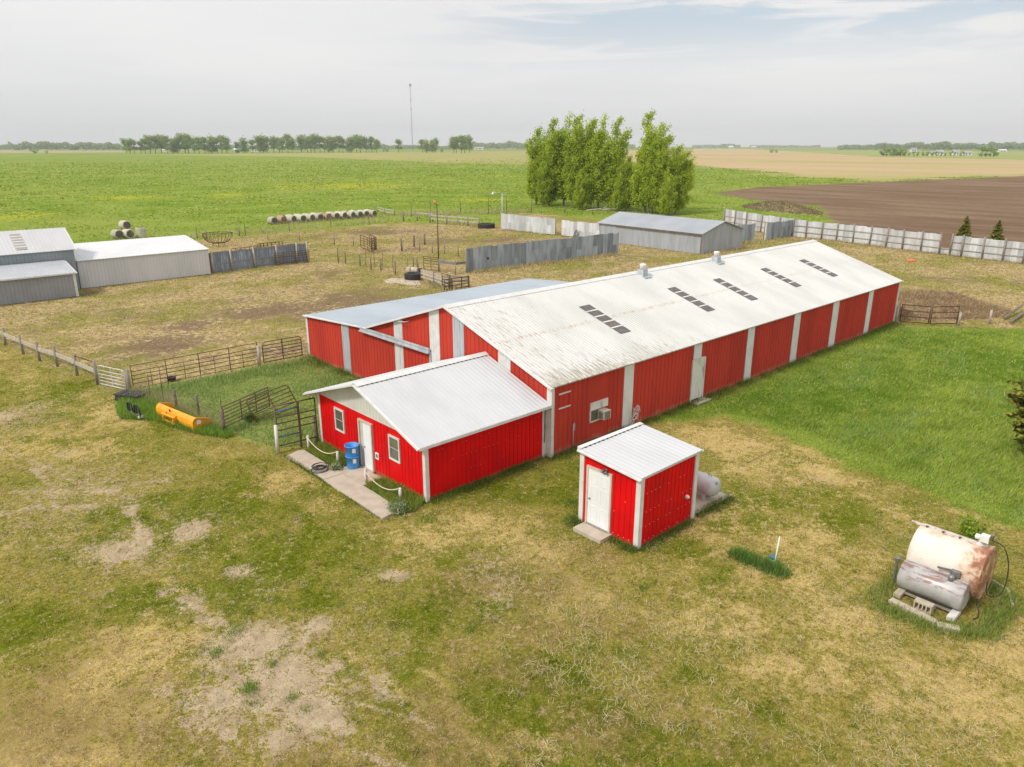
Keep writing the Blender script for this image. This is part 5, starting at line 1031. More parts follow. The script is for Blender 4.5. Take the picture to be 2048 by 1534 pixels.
# ------------------------------------------------------------------ vegetation
def blade_mesh(name, X, Y, H, W, C, lean=.5, z0=0., twist=None, dirs=None, flat=None):
    """thin upright triangles, one per blade of grass"""
    n = len(X); a = rng.uniform(0, 2*pi, n); la = rng.uniform(0, 2*pi, n) if dirs is None else dirs; ll = H*lean*rng.uniform(.2, 1.2, n)
    V = np.zeros((n, 3, 3), np.float32); z0 = np.broadcast_to(z0, n)
    V[:, 0] = np.stack([X-np.cos(a)*W/2, Y-np.sin(a)*W/2, z0], 1); V[:, 1] = np.stack([X+np.cos(a)*W/2, Y+np.sin(a)*W/2, z0], 1)
    V[:, 2] = np.stack([X+np.cos(la)*ll, Y+np.sin(la)*ll, z0+H*np.sqrt(np.clip(1-(lean*.5)**2, .1, 1))], 1)
    return np_mesh(name, V.reshape(-1, 3), np.arange(3*n).reshape(n, 3), BLADE, C)
def mixr(a, b, t): return np.array(a)[None]*(1-t[:, None])+np.array(b)[None]*t[:, None]
def jit(C, s=.22): return np.clip(C*(1+rng.normal(0, s, (len(C), 1))), .004, .9).astype(np.float32)
foot = [(AX0-.05, AX1, AY0-.05, AY1), (SX0-.05, SX1+.05, SY0-.05, SY1+.05), (0, L_, 0, 14.1), (0, 19.3, 14.1, 21.4), (-8.45, -7.48, .25, 7.9), (-7.5, -6.4, 3.0, 5.1), (.05, 2.25, -7.28, -4.4)]
def outside(X, Y, e=0.):
    k = np.ones(len(X), bool)
    for a, b_, c, d in foot: k &= ~((X > a+e) & (X < b_-e) & (Y > c+e) & (Y < d-e))
    return k
def wedge(n, r0, r1, a=40):
    r = np.exp(rng.uniform(np.log(r0), np.log(r1), n)); t = YAW+np.radians(rng.uniform(-a, a, n)); return CAM[0]+r*np.cos(t), CAM[1]+r*np.sin(t), r
def inpoly(poly, n, near=True):
    p = np.array(poly); X = rng.uniform(p[:, 0].min(), p[:, 0].max(), n); Y = rng.uniform(p[:, 1].min(), p[:, 1].max(), n); k = sdf(poly, X, Y) > 0; return X[k], Y[k]
# short mown grass: green where the lawn is lush, straw-coloured where dry, thin on bare soil
X, Y, r = wedge(420000, 8.5, 62); k = outside(X, Y); X, Y, r = X[k], Y[k], r[k]
K, _ = fields(X, Y)
p = (1-sm(K['dirt'], .2, .65)*.82)*(1-K['yard'])*(1-K['tall'])*(1-K['pen'])*(1-K['plough'])*(.55+.45*K['lush']); k = rng.uniform(0, 1, len(X)) < p
X, Y, r = X[k], Y[k], r[k]; lu, dr = K['lush'][k], K['dry'][k]
gsel = rng.uniform(0, 1, len(X)) < np.clip(.32+1.0*lu-.85*dr+(fbm(X*3.1, Y*3.1, 47)-.5)*2.6, .04, .97)
tt = rng.uniform(0, 1, len(X)); br = K['brown'][k]
C = np.where(gsel[:, None], mixr((.13, .175, .008), (.31, .33, .032), tt), mixr((.36, .275, .09), (.74, .58, .28), tt))
C = np.where((rng.uniform(0, 1, len(X)) < sm(br, .2, .7)*np.where(gsel, .45, .9))[:, None], mixr((.17, .125, .035), (.44, .335, .14), tt), C)
H = (.022+.0005*r)*rng.uniform(.6, 1.5, len(X))*np.where(gsel, 1+.4*lu, .8); W = .009+.0007*r
tag(obj('lawn_grass', blade_mesh('lawn_grass', X, Y, H, W, jit(C), .8, -.01)), 'short mown lawn grass, green in places and straw dry in others', 'grass', kind='stuff')
# tussocks: close little clumps that break up the turf
X0_, Y0_, r0_ = wedge(11000, 8.5, 60); K, _ = fields(X0_, Y0_); k = outside(X0_, Y0_) & (K['tall'] < .2) & (K['yard'] < .4) & (K['pen'] < .3) & (rng.uniform(0, 1, len(X0_)) < 1-.7*sm(K['dirt'], .2, .7)); X0_, Y0_, r0_ = X0_[k], Y0_[k], r0_[k]
gk = rng.uniform(0, 1, len(X0_)) < np.clip(.45+.9*(K['lush'][k]-.3)-.8*(K['dry'][k]-.3)-.5*K['brown'][k], .15, .9); m_ = 13
X = np.repeat(X0_, m_)+rng.normal(0, 1, len(X0_)*m_)*np.repeat(.035+.0022*r0_, m_); Y = np.repeat(Y0_, m_)+rng.normal(0, 1, len(X0_)*m_)*np.repeat(.035+.0022*r0_, m_); r = np.repeat(r0_, m_); g_ = np.repeat(gk, m_); tone = np.clip(np.repeat(rng.uniform(0, 1, len(X0_)), m_)*.7+rng.uniform(0, .3, len(X)), 0, 1)
C = np.where(g_[:, None], mixr((.105, .15, .01), (.28, .34, .035), tone), mixr((.30, .225, .09), (.72, .57, .30), tone))
tag(obj('turf_tussocks', blade_mesh('turf_tussocks', X, Y, (.04+.0008*r)*rng.uniform(.5, 1.4, len(X)), .010+.0008*r, jit(C), 1.0, -.01)), 'small clumps of green and dead grass all over the lawn', 'grass', kind='stuff')
# long cut straw left lying on the right of the lawn
X, Y, r = wedge(30000, 9, 32); K, _ = fields(X, Y); u_ = (X-CAM[0])*_r[0]+(Y-CAM[1])*_r[1]
d_ = fbm(X*.55, Y*.55, 77)*.6+fbm(X*2.1, Y*2.1, 78)*.4
k = outside(X, Y) & (u_ > -1+2*fbm(X*.3, Y*.3, 5)) & (d_ > .52) & (K['tall'] < .3); X, Y = X[k], Y[k]; n = len(X); a = rng.normal(.9, .75, n); Ls = rng.uniform(.08, .30, n); wv = rng.uniform(.002, .0055, n)
V = np.zeros((n, 6, 3), np.float32); bend = rng.normal(0, .25, n)
for j, s in enumerate((-.5, 0, .5)):
    cx, cy = X+np.cos(a)*Ls*s-np.sin(a)*bend*Ls*(s*s), Y+np.sin(a)*Ls*s+np.cos(a)*bend*Ls*(s*s); zz = .035+.03*rng.uniform(0, 1, n)
    V[:, j*2] = np.stack([cx-np.sin(a)*wv, cy+np.cos(a)*wv, zz], 1); V[:, j*2+1] = np.stack([cx+np.sin(a)*wv, cy-np.cos(a)*wv, zz], 1)
F = (np.arange(n)[:, None, None]*6+np.array([[0, 1, 3, 2], [2, 3, 5, 4]])[None]).reshape(-1, 4); C = jit(mixr((.54, .48, .28), (.76, .68, .46), rng.uniform(0, 1, n)), .15)
tag(obj('cut_straw', np_mesh('cut_straw', V.reshape(-1, 3), F, BLADE, np.repeat(C, 2, 0))), 'pale strands of cut straw lying on the right of the lawn', 'straw', kind='stuff')
n = 2600; X, Y, r = wedge(n, 9, 60); K, _ = fields(X, Y); k = outside(X, Y) & (K['tall'] < .3) & (K['pen'] < .3); X, Y, r = X[k], Y[k], r[k]; n = len(X)
def leafy(Cn, size):      # small flat chips
    a = rng.uniform(0, 2*pi, n); s = size; V = np.zeros((n, 4, 3), np.float32)
    for j in range(4): V[:, j] = Cn+np.stack([np.cos(a+j*pi/2+rng.uniform(-.4, .4, n))*s*(1.5 if j % 2 else .8), np.sin(a+j*pi/2+rng.uniform(-.4, .4, n))*s*(1.5 if j % 2 else .8), np.full(n, .02)], 1)
    return V.reshape(-1, 3)
tag(obj('litter', np_mesh('litter', leafy(np.stack([X, Y, np.full(n, .03)], 1), .006+.0006*r*rng.uniform(.5, 1.5, n)), np.arange(4*n).reshape(n, 4), BLADE, jit(mixr((.22, .17, .11), (.72, .68, .58), rng.uniform(0, 1, n)**1.5)))), 'scattered pale chips, small stones and dead bits on the lawn', 'litter', kind='stuff')
# tall green grass right of the barn
t_ = YAW+np.radians(rng.uniform(-41, 0, 420000)); r = np.exp(rng.uniform(np.log(24), np.log(95), 420000)); X, Y = CAM[0]+r*np.cos(t_), CAM[1]+r*np.sin(t_)
k = outside(X, Y) & (sdf(TALL, X, Y) > -3); X, Y, r = X[k], Y[k], r[k]; K, _ = fields(X, Y); k = K['tall'] > rng.uniform(.25, .75, len(X)); X, Y, r = X[k], Y[k], r[k]
pat = fbm(X*.22, Y*.22, 90); fine = fbm(X*1.2, Y*1.2, 91); e_ = np.clip(sdf(TALL, X, Y)/2.0, 0.45, 1)
C = mixr((.165, .275, .026), (.375, .46, .085), sm(pat*.6+fine*.4, .3, .7)); C = np.where((.35*sm(fbm(X*.3+9, Y*.7, 93), .5, .7) > rng.uniform(0, 1, len(X)))[:, None], np.array((.27, .40, .13))[None], C); C = np.where((rng.uniform(0, 1, len(X)) < .06)[:, None], np.array((.52, .48, .24))[None], C)
H = (.08+.14*pat)*rng.uniform(.6, 1.4, len(X))*e_; W = .014+.0007*r
tag(obj('tall_grass', blade_mesh('tall_grass', X, Y, H, W, jit(C), .9, 0, dirs=rng.normal(-.6, .9, len(X)))), 'long bright green grass growing along the red barn', 'grass', kind='stuff')
# weeds: the pen, the beds, the strip along the walls, the patch round the pusher and the tanks
bx, by, bh, bw, bc = [], [], [], [], []
def weeds(X, Y, h, w, c0, c1, straw=0.):
    n = len(X); C = mixr(c0, c1, rng.uniform(0, 1, n)); C = np.where((rng.uniform(0, 1, n) < straw)[:, None], np.array((.44, .36, .20))[None], C)
    bx.append(X); by.append(Y); bh.append(h*rng.uniform(.45, 1.35, n)); bw.append(np.full(n, w)); bc.append(C)
X, Y = inpoly(PEN, 60000); k = outside(X, Y); X, Y = X[k], Y[k]; hh = .06+.15*sm(fbm(X*.6, Y*.6, 95), .4, .7)+.25*sm(Y, 19.6, 21); weeds(X, Y, hh, .05, (.25, .39, .09), (.43, .53, .19), .10)
X, Y = inpoly(P((232, 815), (262, 785), (330, 812), (400, 842), (450, 858), (470, 872), (452, 878), (380, 866), (310, 842), (240, 838)), 26000); weeds(X, Y, .33, .032, (.15, .31, .03), (.32, .46, .08), .04)
X, Y = inpoly([(-11.0, 20.3), (-10.4, 21.6), (-9.4, 19), (-9.0, 12.4), (-9.5, 12.2), (-9.9, 16.5)], 2600); weeds(X, Y, .75, .018, (.42, .35, .20), (.50, .43, .27), .5)
for bed in ([(-7.42, 7.8), (-6.5, 7.9), (-6.5, 5.35), (-7.42, 5.15)], [(-7.42, 2.95), (-6.55, 2.95), (-6.45, .3), (-7.3, -.1), (-7.6, .2)]):
    X, Y = inpoly(bed, 5200); weeds(X, Y, .26, .035, (.17, .29, .035), (.37, .45, .09), .06)
def strip(p0, p1, wd, n, h, c0=(.09, .165, .018), c1=(.23, .31, .05), straw=.10):  # darker greens carry the contact shade along the foot of the walls
    p0, p1 = np.array(p0, float), np.array(p1, float); d = p1-p0; L = np.linalg.norm(d); nn = np.array([d[1], -d[0]])/L; t = rng.uniform(0, 1, n); o_ = np.abs(rng.normal(0, wd, n)); q = p0+d*t[:, None]+nn*o_[:, None]
    k = fbm(t*L*.9, t*0, 11) > rng.uniform(.2, .6, n); q = q[k]; weeds(q[:, 0], q[:, 1], h*(1-.5*np.clip(o_[k]/wd/2, 0, 1)), .02, c0, c1, straw)
strip((-6.4, .22), (-.1, .22), .22, 5200, .20); strip((.0, -.06), (11, -.06), .30, 6500, .22); strip((11, -.06), (37, -.06), .5, 9000, .30)
strip((SX0, SY0-.04), (SX1, SY0-.04), .16, 2200, .16); strip((SX0-.05, -6.25), (SX0-.05, SY0-.1), .16, 900, .22); strip((SX0-.05, SY1+.25), (SX0-.05, SY1-.2), .25, 700, .24); strip((2.25, -7.3), (.1, -7.3), .12, 900, .2); strip((.05, -7.32), (2.3, -7.32), .15, 900, .2)
strip((-8.48, 5.0), (-8.44, 7.9), .10, 900, .16); strip((-8.5, .2), (-8.46, 5.0), .07, 700, .10); strip((0, 21.5), (0, 14), .5, 2500, .4)
for c0_, c1_, n in ((((-.75, -14.0)), (-.55, -15.6), 2600), ((-.55, -15.6), (.2, -16.6), 2600), ((.2, -16.6), (2.6, -16.6), 4200), ((2.6, -16.6), (3.1, -15.5), 1500), ((2.7, -14.0), (-.5, -13.8), 2600)):
    a = np.array(c0_); b_ = np.array(c1_); t = rng.uniform(0, 1, n); q = a+(b_-a)*t[:, None]+rng.normal(0, .20, (n, 2)); k = rng.uniform(0, 1, n) < .42; q = q[k]; weeds(q[:, 0], q[:, 1], np.full(len(q), .19), .022, (.18, .29, .04), (.38, .45, .11), .14)
a, b_ = np.array(G2(1478, 1112)), np.array(G2(1562, 1146)); n = 3000; t = rng.uniform(-.1, 1.05, n); q = a+(b_-a)*t[:, None]+rng.normal(0, .19, (n, 2)); weeds(q[:, 0], q[:, 1], .32*np.exp(-((q-a-(b_-a)*t[:, None])**2).sum(1)/.10)+.05, .022, (.09, .21, .03), (.24, .38, .08), .06)
for px, py, s, n, h in ((497, 1378, .12, 160, .16), (1530-360, 1005, .25, 300, .12), (1148, 1040, .2, 300, .22), (940, 1258, .1, 80, .1), (470, 1262, .2, 200, .1), (436, 1302, .12, 120, .1), (860, 1035, .3, 300, .1), (1285, 1175, .1, 90, .1), (890, 955, .3, 300, .14), (585, 1395, .1, 80, .08), (545, 1330, .08, 60, .1), (640, 1310, .08, 60, .1), (1140, 1005, .15, 150, .14), (505, 1410, .1, 60, .08), (610, 1420, .1, 60, .08)):
    c = np.array(G2(px, py)); q = c+rng.normal(0, s, (n, 2)); weeds(q[:, 0], q[:, 1], np.full(n, h), .022, (.14, .26, .03), (.28, .38, .07))
tag(obj('weeds', blade_mesh('weeds', np.concatenate(bx), np.concatenate(by), np.concatenate(bh), np.concatenate(bw), jit(np.concatenate(bc)), .6)), 'rank green weeds in the pen, round the pusher and along the walls', 'weeds', kind='stuff')
# dry tufts and trampled straw in the yard
X, Y, r = wedge(190000, 34, 125); k = outside(X, Y); X, Y, r = X[k], Y[k], r[k]; K, _ = fields(X, Y); k = (K['yard'] > .5) & (K['pen'] < .5) & (rng.uniform(0, 1, len(X)) < 1-.85*sm(K['mud'], .25, .6)); X, Y, r = X[k], Y[k], r[k]
g_ = rng.uniform(0, 1, len(X)) < .15+.35*sm(fbm(X*.2, Y*.2, 88), .45, .6); C = np.where(g_[:, None], mixr((.22, .24, .035), (.37, .36, .08), rng.uniform(0, 1, len(X))), mixr((.38, .285, .11), (.70, .55, .28), rng.uniform(0, 1, len(X))))
tag(obj('yard_straw', blade_mesh('yard_straw', X, Y, (.03+.0007*r)*rng.uniform(.5, 1.6, len(X)), .02+.0013*r, jit(C), 1.3)), 'trampled straw and short dry grass covering the cattle yard', 'straw', kind='stuff')
bx, by, bh, bw, bc = [], [], [], [], []
def drystrip(p0, p1, wd, n, h):
    p0, p1 = np.array(p0, float), np.array(p1, float); t = rng.uniform(0, 1, n); q = p0+(p1-p0)*t[:, None]+rng.normal(0, wd, (n, 2)); k = fbm(t*np.linalg.norm(p1-p0)*.3, t*0+3, 14) > rng.uniform(.25, .6, n); q = q[k]
    bx.append(q[:, 0]); by.append(q[:, 1]); bh.append(h*rng.uniform(.4, 1.3, len(q))); bw.append(np.full(len(q), .06)); bc.append(np.where((rng.uniform(0, 1, len(q)) < .2)[:, None], np.array((.28, .33, .09))[None], mixr((.48, .38, .20), (.70, .58, .36), rng.uniform(0, 1, len(q)))))
drystrip((28.3, 39.5), (51, 37.8), .5, 3200, .42); drystrip((60.5, 69), (60.5, 49), .6, 1500, .5); drystrip((84, 30), (78, -3), .7, 4200, .4); drystrip((67, 33), (76, 32.6), .7, 1200, .6); drystrip((58.5, 30.5), (66.6, 30.6), .6, 900, .4)
drystrip((20.5, 33), (22.5, 39), .5, 1600, .4); drystrip((58, 84), (60, 74), .6, 900, .6); drystrip((60.5, 101), (85, 90), 1.6, 2400, .9); drystrip((10, 92.5), (56, 92.5), 1.0, 3500, .55); drystrip((36, 100.4), (58, 100.4), .6, 1400, .5); drystrip((36, 29), (46, 25), 2, 1200, .3)
X = np.concatenate(bx); tag(obj('dry_grass', blade_mesh('dry_grass', X, np.concatenate(by), np.concatenate(bh), np.concatenate(bw), jit(np.concatenate(bc)), .7)), 'tall dry tan grass along the windbreaks and fences', 'grass', kind='stuff')
# pasture tussocks
X, Y, r = wedge(170000, 75, 900, 38); K, _ = fields(X, Y); k = (K['past'] > .6) & (K['yard'] < .3) & (K['plough'] < .3) & (K['tan'] < .5) & (rng.uniform(0, 1, len(X)) < (.25+.75*sm(fbm(X*.12, Y*.12, 99), .42, .62))*(1-sm(r, 300, 850))); X, Y, r = X[k], Y[k], r[k]
t = rng.uniform(0, 1, len(X)); pl = rng.uniform(0, 1, len(X)); C = mixr((.17, .28, .012), (.31, .40, .045), t); C = np.where((pl < .13)[:, None], mixr((.55, .52, .22), (.68, .62, .33), t), C); C = np.where((pl > .95)[:, None], np.array((.10, .14, .02))[None], C)
tag(obj('pasture_grass', blade_mesh('pasture_grass', X, Y, (.05+.0006*r)*rng.uniform(.5, 1.5, len(X)), .05+.0022*r, jit(C, .14), 1.2)), 'bright green tufted pasture grass beyond the yard', 'grass', kind='stuff')

def leaf_mesh(name, Cn, size, tint, m, flatz=1.):
    """one small four-sided leaf face at each centre"""
    n = len(Cn); a = rng.normal(0, 1, (n, 3)); a[:, 2] *= flatz; a /= np.linalg.norm(a, axis=1)[:, None]; b = rng.normal(0, 1, (n, 3)); b -= a*(a*b).sum(1)[:, None]; b /= np.linalg.norm(b, axis=1)[:, None]
    s = (size*rng.uniform(.6, 1.3, n))[:, None]; V = np.stack([Cn-a*s, Cn+b*s*.55, Cn+a*s, Cn-b*s*.55], 1).reshape(-1, 3)
    return np_mesh(name, V, np.arange(4*n).reshape(n, 4), m, tint)
def poplar_meshes(seed, H=18., R=2.6, stems=5, low=.06, n_leaf=46):
    """several leaders from one foot, each clothed in short steep side shoots, swept by the wind"""
    rs = np.random.default_rng(seed); q = MB(); Cs, Ts = [], []
    for s_ in range(stems):
        a0 = rs.uniform(0, 2*pi); Hs = H*(1. if s_ == 0 else rs.uniform(.55, .97)); rt = 0.3 if s_ == 0 else R*rs.uniform(.35, 1.)
        top = np.array([cos(a0)*rt, sin(a0)*rt, Hs]); bow = np.array([rs.normal(0, .3), rs.normal(0, .3), 0])
        pt = lambda t: np.array([top[0]*t**1.25, top[1]*t**1.25, Hs*t])+bow*math.sin(pi*t)+np.array([.5, -.46, 0])*(.9*t**2.2)
        q.tube([tuple(pt(t)) for t in np.linspace(0, .97, 9)], .20 if s_ == 0 else .13, 6, .02)
        nl = int(34*Hs/H)
        for k in range(nl):
            t = low+(1-low)*(k+rs.uniform(0, 1))/nl; p0 = pt(min(t, .98)); az_ = rs.uniform(0, 2*pi); L = (R*.95*(1-t)**.7+.6)*rs.uniform(.45, 1.25)
            d = np.array([cos(az_), sin(az_), rs.uniform(.5, 1.7)]); d /= np.linalg.norm(d); p1 = p0+d*L*.55; p2 = p0+d*L+np.array([.5, -.46, .25])*L*.28
            if L > 1.1: q.tube([tuple(p0), tuple(p1), tuple(p2)], .045*max(.4, 1-t), 4, .012, caps=False)
            tone = rs.uniform(0, 1)
            for j in range(int(2+L*2.7)):             # tight sprays of leaves along the shoot
                u = rs.uniform(.25, 1.05); c0 = p0+(p1-p0)*min(u*2, 1)+(p2-p1)*max(u*2-1, 0)+rs.normal(0, .28, 3); n = int(n_leaf*rs.uniform(.35, 1.)*.55)
                Cs.append(c0+rs.normal(0, 1, (n, 3))*np.array([.30, .30, .38])); Ts.append(np.clip(tone*.45+rs.uniform(0, .2)+rs.uniform(0, .35, n), 0, 1))
    c = np.concatenate(Cs); t = np.concatenate(Ts); k = c[:, 2] > .4; c, t = c[k], t[k]
    col = mixr((.235, .345, .02), (.64, .74, .10), t)
    return q, leaf_mesh('crown', c, .20, np.clip(col*(1+rs.normal(0, .2, (len(c), 1))), .01, .7), LEAF)
def tree(name, label, cat, loc, group, tm, cm, sc=1., rz=0.):
    o_ = thing(name, label, cat, loc, group); o_.scale = (sc,)*3 if not isinstance(sc, tuple) else sc; o_.rotation_euler[2] = rz
    if tm: obj('trunk', tm, o_)
    obj('crown', cm, o_); return o_
def trunk_mesh(q, nm='trunk'):
    me = bpy.data.meshes.new(nm); me.from_pydata(q.v, [], q.f); me.polygons.foreach_set('use_smooth', q.sm); me.materials.append(BARK); return me
POP = []
for i, (h_, r_, st, lo) in enumerate(((18.3, 3.3, 6, .04), (18.8, 2.9, 5, .07), (17, 3.9, 7, .03), (19, 4.7, 8, .02))):
    q, cm = poplar_meshes(100+i, h_, r_, st, lo); POP.append((trunk_mesh(q), cm))
gt = 'poplars standing behind the grey barn'
for px, py, kind, sc, lab in ((1072, 409, 2, .95, 'leftmost poplar of the row, leaning over the pasture with low branches'), (1098, 411, 0, .98, 'poplar second from the left, just inside the leftmost one'), (1128, 412, 1, .98, 'tall poplar third from the left, with an open top'),
    (1150, 415, 2, 1.08, 'poplar fourth from the left, in front of the open topped one'), (1172, 416, 0, .96, 'poplar in the middle of the left clump'), (1196, 418, 1, .95, 'slim poplar right of the middle of the left clump'), (1222, 419, 0, .97, 'poplar at the right edge of the left clump, before the gap of sky'),
    (1252, 421, 2, .62, 'short poplar below the gap of sky between the two clumps'), (1290, 424, 3, .98, 'tallest poplar, heading the right clump'), (1318, 427, 3, .72, 'broad lower poplar right of the tallest one'), (1350, 428, 2, .74, 'rightmost poplar, short and spreading, of the right clump'), (1304, 427, 1, .82, 'slim poplar in front of the tallest one'), (1086, 413, 2, .55, 'short leafy poplar at the foot of the two leftmost ones'), (1160, 419, 3, .42, 'bushy young poplar in front of the middle of the left clump'), (1236, 422, 3, .45, 'bushy young poplar at the right foot of the left clump'), (1330, 431, 3, .42, 'bushy young poplar at the foot of the right clump')):
    tree('poplar_tree', lab, 'tree', (*G2(px, py), 0), gt, *POP[kind], sc=sc, rz=random.uniform(-.5, .5))
for i, (px, py, L) in enumerate(((1172, 421, 5), (1205, 420, 6))):
    p_ = Vector(G(px, py)); q = MB(); q.tube([p_, p_+Vector((L*.5, -L*.6, .5)), p_+Vector((L*.8, -L*1.1, .2))], .16, 6, .06); q.tube([p_+Vector((L*.4, -L*.5, .4)), p_+Vector((L*.3, -L*.9, 1.2))], .07, 5, .03); tag(q.build('fallen_branch', PALEWOOD, None, org=tuple(p_)), ('longer' if i else 'shorter')+' bleached fallen branch on the grass under the poplars', 'branch')
# spruces
def spruce(label, loc, H, seed, R=None, gold=.5, pw=.75, pine=False):
    rs = np.random.default_rng(seed); t = thing('spruce_tree', label, 'spruce', loc); R = R or H*.34; q = MB(); q.tube([(0, 0, 0), (0, 0, H*.97)], H*.025, 6, .01)
    obj('trunk', trunk_mesh(q), t); Cs, As, Ts = [], [], []; nw = int(10+H*2.2)
    for k in range(nw):
        f = (k+.5)/nw; z = H*(.05+.93*f); L0 = R*min(1, (1-f)*2.6)**.7*(.62+.38*sin(pi*f*.95)) if pine else R*(1-f)**pw+.05
        for j in range(int(6+6*(1-f))):
            a = rs.uniform(0, 2*pi); L = L0*rs.uniform(.7, 1.12); n = int(24+85*L/R); s = rs.uniform(.1, 1, n); w_ = .16*L*(1-s*.6)
            c = np.stack([np.cos(a)*L*s, np.sin(a)*L*s, z-.10*L*s+.22*L*s**2+0*s], 1)+rs.normal(0, 1, (n, 3))*np.stack([w_, w_, w_*.35], 1)
            Cs.append(c); Ts.append(s)
    c = np.concatenate(Cs); s = np.concatenate(Ts); n = len(c); g = np.clip(s*gold*1.4+rs.normal(0, .22, n), 0, 1)
    col = mixr((.055, .085, .02), (.36, .34, .06), g); cm = leaf_mesh('crown', c, H*.022+.03, np.clip(col*(1+rs.normal(0, .2, (n, 1))), .006, .6), NEEDLE, .5); obj('crown', cm, t)
spruce('dark olive pine with golden tips at the right edge of the picture', (*G2(2074, 914), 0), 4.7, 3, 1.35, .40, .5, True)
spruce('left young spruce beyond the long windbreak', (*G2(1927, 476), 0), 3.2, 4, 1.0, .55); spruce('right young spruce beyond the long windbreak', (*G2(1991.5, 483), 0), 3.0, 5, 1.0, .5)
# shrub behind the fuel tanks
sb = thing('green_shrub', 'small leafy green shrub behind the big rusty fuel tank', 'shrub', (*G2(1936, 1094), 0)); q = MB(); Cs = []
for k in range(14):
    a = random.uniform(0, 6.28); rd = random.uniform(.1, .55); h_ = random.uniform(.5, 1.05); e_ = np.array([cos(a)*rd, sin(a)*rd*1.2, h_]); q.tube([(0, 0, 0), tuple(e_*.5+np.array([0, 0, .1])), tuple(e_)], .014, 4, .006, caps=False); Cs.append(e_*rng.uniform(.35, 1.05, (90, 1))+rng.normal(0, .09, (90, 3)))
c = np.concatenate(Cs); c = c[c[:, 2] > .05]; obj('stems', trunk_mesh(q, 'stems'), sb); obj('foliage', leaf_mesh('foliage', c, .055, jit(mixr((.17, .30, .025), (.40, .50, .07), rng.uniform(0, 1, len(c)))), LEAF), sb)
for px, py, s, lab in ((795, 1025, .34, 'grey green sage clump at the near end of the concrete walk'), (672, 940, .22, 'grey green weed clump beside the blue tubs'), (500, 842, .30, 'dark green weed clump at the foot of the tilted pipe panel')):
    p_ = G(px, py); o_ = thing('weed_clump', lab, 'weed', p_); n = 900; c = rng.normal(0, 1, (n, 3))*np.array([s*.45, s*.45, s*.32])+np.array([0, 0, s*.55]); c = c[c[:, 2] > .01]; dark = 'dark' in lab
    obj('foliage', leaf_mesh('foliage', c, .045, jit(mixr((.09, .18, .03) if dark else (.22, .29, .14), (.21, .32, .06) if dark else (.44, .50, .31), rng.uniform(0, 1, len(c)))), LEAF), o_)
# old straw heap by the gate and the weedy dirt mound at the ploughed field
def heap(name, label, cat, c, rx, ry, h, m, rz=0, seed=0, kind=None):
    n = 44; q = np.linspace(-1, 1, n); XX, YY = np.meshgrid(q, q, indexing='ij'); rr_ = np.hypot(XX, YY); z = h*np.clip(np.cos(np.clip(rr_, 0, 1)*pi)*.5+.5, 0, 1)**.75
    z = z*(.78+.5*fbm(XX*3+seed, YY*3, 5+seed))+.10*h*(fbm(XX*11, YY*11, 3)-.5)*(rr_ < .95)-.04; ca_, sa_ = cos(rz), sin(rz); x, y = XX*rx, YY*ry
    V = np.stack([x*ca_-y*sa_, x*sa_+y*ca_, z], -1).reshape(-1, 3); I = (np.arange(n-1)[:, None]*n+np.arange(n-1)[None]).ravel(); F = np.stack([I, I+n, I+n+1, I+1], 1)
    k = rr_.ravel(); F = F[(k[F] < 1.02).any(1)]
    o_ = obj(name, np_mesh(name, V, F, m, smooth=True), None, c); tag(o_, label, cat, kind=kind); return V[k < .97]+np.array(c)
hv = heap('straw_heap', 'old brown heap of rotted straw behind the rusty gates', 'heap', (43.3, -.2, 0), 7.0, 3.2, 1.5, STRAW, radians(-38), 2)
mv = heap('weedy_mound', 'low dirt mound covered in dead brown weeds at the edge of the ploughed field', 'mound', (127, 57, 0), 12, 4.5, 1.7, mat('dead_weeds', (.40, .32, .185), .95, col2=(.26, .24, .10), scale=.7, bump=.6, bscale=4), radians(67), 6)
def on(v, n, h, w_, c0, c1): 
    i = rng.integers(0, len(v), n); p_ = v[i]+rng.normal(0, .12, (n, 3))*np.array([1, 1, 0]); return p_, h*rng.uniform(.4, 1.3, n), np.full(n, w_), mixr(c0, c1, rng.uniform(0, 1, n))
s1, s2 = on(hv, 16000, .42, .045, (.30, .21, .12), (.62, .48, .30)), on(mv, 6000, .55, .13, (.24, .185, .11), (.42, .34, .21))
pp = np.concatenate([s1[0], s2[0]]); o_ = obj('dead_stalks', blade_mesh('dead_stalks', pp[:, 0], pp[:, 1], np.concatenate([s1[1], s2[1]]), np.concatenate([s1[2], s2[2]]), jit(np.concatenate([s1[3], s2[3]])), 1.2, pp[:, 2])); tag(o_, 'dead brown stalks on the straw heap and the mound', 'stalks', kind='stuff')

# ------------------------------------------------------------------ far away: tree rows, farms, the mast
def far_tree(seed, H=20., W=9., clumps=9, n=130, lo=.18, c0=(.18, .29, .07), c1=(.40, .53, .14)):
    rs = np.random.default_rng(seed); q = MB(); q.tube([(0, 0, 0), (0, 0, H*.6)], .45, 5, .15); Cs, Ts = [], []
    for k in range(clumps):
        f = rs.uniform(lo, .9); a = rs.uniform(0, 6.28); rd = W*.5*rs.uniform(.1, .8)*math.sqrt(max(.1, 1-((f-.5)/.55)**2)); c = np.array([cos(a)*rd, sin(a)*rd, H*f]); R = H*rs.uniform(.09, .17)
        q.tube([(0, 0, H*f*.55), tuple(c)], .16, 4, .06, caps=False); Cs.append(c+rs.normal(0, 1, (n, 3))*np.array([R, R, R*.8])*.62); Ts.append(np.clip(rs.uniform(0, .5)+rs.uniform(0, .5, n), 0, 1))
    c = np.concatenate(Cs); c = c[:]; t = np.concatenate(Ts); k = c[:, 2] > .6; c, t = c[k], t[k]
    return trunk_mesh(q), leaf_mesh('crown', c, H*.042, np.clip(mixr(c0, c1, t)*(1+rs.normal(0, .15, (len(c), 1))), .01, .5), LEAF)
